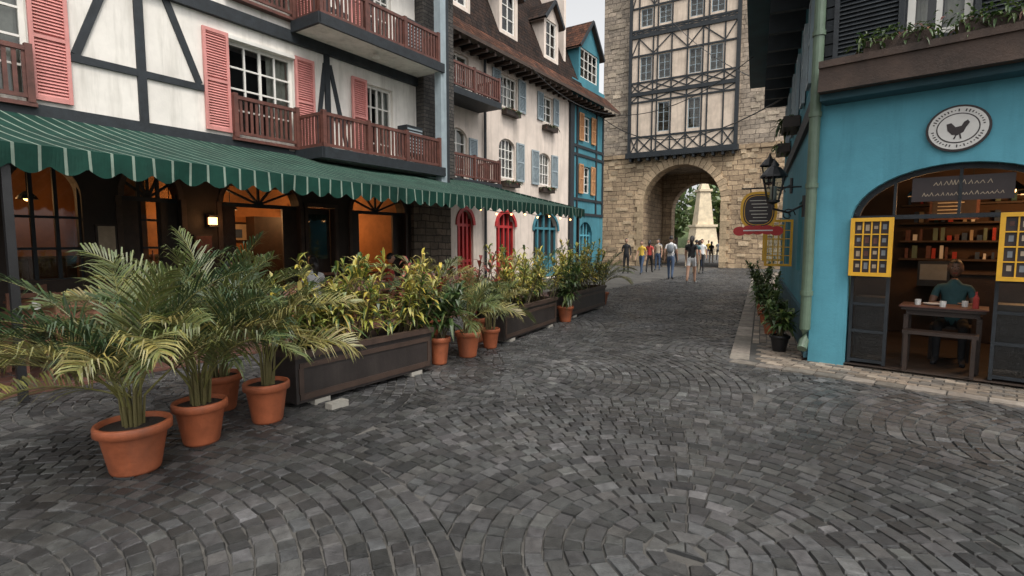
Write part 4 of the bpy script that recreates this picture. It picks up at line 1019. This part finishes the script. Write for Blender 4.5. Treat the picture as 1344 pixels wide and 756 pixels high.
    for p in tm_.polygons:
        c=p.center; best=None
        for a,b,r,rr in segs:
            d=b-a; t_=max(0,min(1,(c-a).dot(d)/max(d.length_squared,1e-9))); ds=(c-(a+d*t_)).length-rr*k
            if best is None or ds<best[0]: best=(ds,r,t_)
        r,t_=best[1],best[2]
        if r==0: mt=shirt if (pose=='sit' or c.z>.97*k) else pants
        elif r==1: mt=shirt if (long_sleeve or t_<.6) else skin
        elif r==2: mt=shirt if long_sleeve and t_<.95 else skin
        elif r==3: mt=pants if (not shorts or t_<.6 or c.z>.7*k) else skin
        elif r==5: mt=skin if shorts else pants
        elif r==6: mt='cl_white' if shorts else 'cl_black'
        else: mt=skin
        m.face([vs[i] for i in p.vertices],mt)
    ev.to_mesh_clear(); bpy.data.objects.remove(ob); 
    hc=(J['nk']+V((0,.02,.12)))*k; seg=16; grid=[]
    for i in range(seg+1):
        th=math.pi*i/seg; row=[]
        for j in range(seg):
            a=2*math.pi*j/seg; x=math.sin(th)*math.cos(a); y=math.sin(th)*math.sin(a); zz=math.cos(th)
            nar=1-.28*max(0,-zz)**1.2
            px,py,pz=x*.078*nar,y*.095*(1-.12*max(0,-zz))+(.008 if zz<-.3 and y>0 else 0),zz*.118
            if y>.9 and -.35<zz<.05: py+=.008
            hair=(zz>.55) or (y<.25 and zz>-.25) or (long_hair and y<.1 and zz>-.75)
            if hair: px*=1.12;py*=1.1;pz*=1.08
            row.append((hc+V((px,py,pz))*k,hair))
        grid.append(row)
    for i in range(seg):
        for j in range(seg):
            j2=(j+1)%seg; q=[grid[i+1][j],grid[i+1][j2],grid[i][j2],grid[i][j]]
            m.face([p[0] for p in q],'hair' if sum(p[1] for p in q)>=3 else skin)
    m.tube([hc+V((0,.088,.02))*k,hc+V((0,.112,-.022))*k,hc+V((0,.09,-.032))*k],[.008*k,.014*k,.008*k],skin,6)
    for sx in (-1,1):
        m.ball(hc+V((sx*.03,.082,.008))*k,.011*k,'cl_white',6); m.ball(hc+V((sx*.03,.091,.008))*k,.006*k,'hair',6)
        m.ball(hc+V((sx*.078,0,-.01))*k,.024*k,skin,6,(.4,.7,1.2)); m.tube([hc+V((sx*.016,.09,.032))*k,hc+V((sx*.045,.08,.034))*k],.004*k,'hair',4)
    m.tube([hc+V((-.024,.083,-.058))*k,hc+V((0,.09,-.06))*k,hc+V((.024,.083,-.058))*k],.005*k,'cl_red',5)
    if long_hair: m.tube([hc+V((0,-.06,.04))*k,hc+V((0,-.1,-.08))*k,hc+V((0,-.1,-.28))*k],[.07*k,.07*k,.03*k],'hair',8)
    if bag: 
        b0=J['ch']*k+V((0,-.16*k,0)); m.ball(b0+V((0,-.02,-.05)),.16*k,bag,10,(.85,.5,1.15))
        for sx in (-1,1): m.tube([V((sx*.1,-.1,1.42))*k,V((sx*.11,.1,1.36))*k,V((sx*.12,.1,1.15))*k,V((sx*.11,-.1,1.05))*k],.015,bag,5)
    o=m.build('person',None,True); o.location=(pos[0],pos[1],z); o.rotation_euler=(0,0,yaw); return o
aw_=-.54
person((6.95,20.4),aw_,'cl_black','cl_white',shorts=True,long_hair=True,H=1.78)
person((6.75,22.4),aw_+.1,'cl_white','cl_denim',H=1.8,phase=-1,bag='cl_grey')
person((5.9,27.2),2.6,'cl_black','cl_black',pose='stand',H=1.74,long_sleeve=True)
person((6.5,26.4),2.4,'cl_yellow','cl_denim',H=1.62,phase=-1)
person((7.2,27.6),aw_,'cl_red','cl_black',H=1.65,long_hair=True)
person((8.3,30.0),2.5,'cl_beige','cl_denim',pose='stand',H=1.7)
person((9.6,34.5),aw_,'cl_grey','cl_black',H=1.75,bag='cl_red')
person((9.9,27.5),2.7,'cl_white','cl_black',H=1.7,phase=-1); person((9.3,26.6),aw_,'cl_teal','cl_beige',H=1.66)
person((11.2,33.5),2.5,'cl_black','cl_beige',H=1.7); person((12.2,34.2),aw_,'cl_red','cl_denim',H=1.62,long_hair=True)
person((12.9,37),aw_,'cl_black','cl_denim',H=1.7); person((13.6,38.5),2.6,'cl_red','cl_black',H=1.62,phase=-1)
person((14.6,41),aw_,'cl_white','cl_black',H=1.7); person((15.2,40.2),aw_,'cl_black','cl_beige',H=1.6,long_hair=True); person((15.6,44),2.6,'cl_teal','cl_black',H=1.7)
person((17.5,47),2.7,'cl_yellow','cl_denim',H=1.7); person((18.0,46),aw_,'cl_grey','cl_black',H=1.7)
person((12.3,40),2.3,'cl_white','cl_denim',H=1.7); person((16.6,49),2.3,'cl_black','cl_denim',H=1.7)
q=FA.P(11.5,2.3,0); person((q.x,q.y),-.59,'cl_grey','cl_denim',pose='sit',z=.0,long_sleeve=True)
q=FA.P(13.3,2.1,0); person((q.x,q.y),.9,'cl_white','cl_black',pose='sit',z=.0,long_hair=True)
q=FA.P(15.6,1.6,0); person((q.x,q.y),-1.1,'cl_red','cl_black',pose='sit',z=.0)
q=FF.P(1.42,-1.28,0); person((q.x,q.y),math.atan2(-FF.n.x,FF.n.y),'cl_teal','cl_black','skin_dark',pose='sit',z=.02)
for ss_,oo in ((11.3,2.1),(13.1,1.9),(15.4,1.4)):
    t_=MB(FA); chair(t_,FA,ss_,oo,.02,1,'wicker'); t_.build('terrace_chair')

cbl=MB()
def cable(a,b,sag,r=.014):
    a,b=Vector(a),Vector(b); cbl.tube([a.lerp(b,i/20)-Vector((0,0,sag*4*(i/20)*(1-i/20))) for i in range(21)],r,'metal_black',5)
cable(FB.P(33,0.1,8),FS.P(8.5,0,5.6),1.2,.02); cable(FB.P(25,0.85,8.2),FS.P(6.5,.9,6.1),1.6,.012); cable(FT.P(3,.5,18),FS.P(9,.4,6.0),.8)
cbl.build('overhead_cable')

# ------------------------------------------------------------------ light
def ptl(loc,e,col=(1,.5,.2),r=.12):
    l=bpy.data.lights.new('lamp','POINT'); l.energy=e; l.color=col; l.shadow_soft_size=r; o=bpy.data.objects.new('ceiling_lamp',l); o.location=loc; bpy.context.scene.collection.objects.link(o)
ptl(FA.P(13.6,-2.2,2.3),110); ptl(FA.P(16.8,-2.4,2.4),70); ptl(FA.P(9.8,-2,2.4),35); ptl(FA.P(12.47,.4,2.0),5); ptl(FF.P(2.2,-2.2,2.1),42); ptl(FF.P(1.0,-1.6,2.15),14)
sc=bpy.context.scene
wd=bpy.data.worlds.new('World'); sc.world=wd; wd.use_nodes=True; t=wd.node_tree; bg=t.nodes['Background']
sk=t.nodes.new('ShaderNodeTexSky'); sk.sky_type='NISHITA'; sk.sun_disc=False; sk.sun_elevation=math.radians(58); sk.sun_rotation=math.radians(150); sk.dust_density=4; sk.air_density=1.0
hs=t.nodes.new('ShaderNodeHueSaturation'); hs.inputs['Saturation'].default_value=.06; hs.inputs['Value'].default_value=1.75
t.links.new(sk.outputs[0],hs.inputs['Color']); t.links.new(hs.outputs[0],bg.inputs[0]); bg.inputs[1].default_value=.15
sl=bpy.data.lights.new('sun','SUN'); sl.energy=1.4; sl.angle=math.radians(14); sl.color=(1,.9,.77)
so=bpy.data.objects.new('sun',sl); sc.collection.objects.link(so)
az=math.radians(150); el=math.radians(58); dv=Vector((math.sin(az)*math.cos(el),math.cos(az)*math.cos(el),math.sin(el)))
so.rotation_euler=dv.to_track_quat('Z','Y').to_euler()
cam=bpy.data.cameras.new('cam'); cam.lens=18.5; cam.sensor_width=36; cam.clip_end=600; cam.clip_start=.05
co=bpy.data.objects.new('camera',cam); co.location=(0,0,1.6); co.rotation_euler=(math.radians(90-4.97),0,0); sc.collection.objects.link(co); sc.camera=co
sc.view_settings.view_transform='Standard'; sc.view_settings.look='None'; sc.view_settings.exposure=0
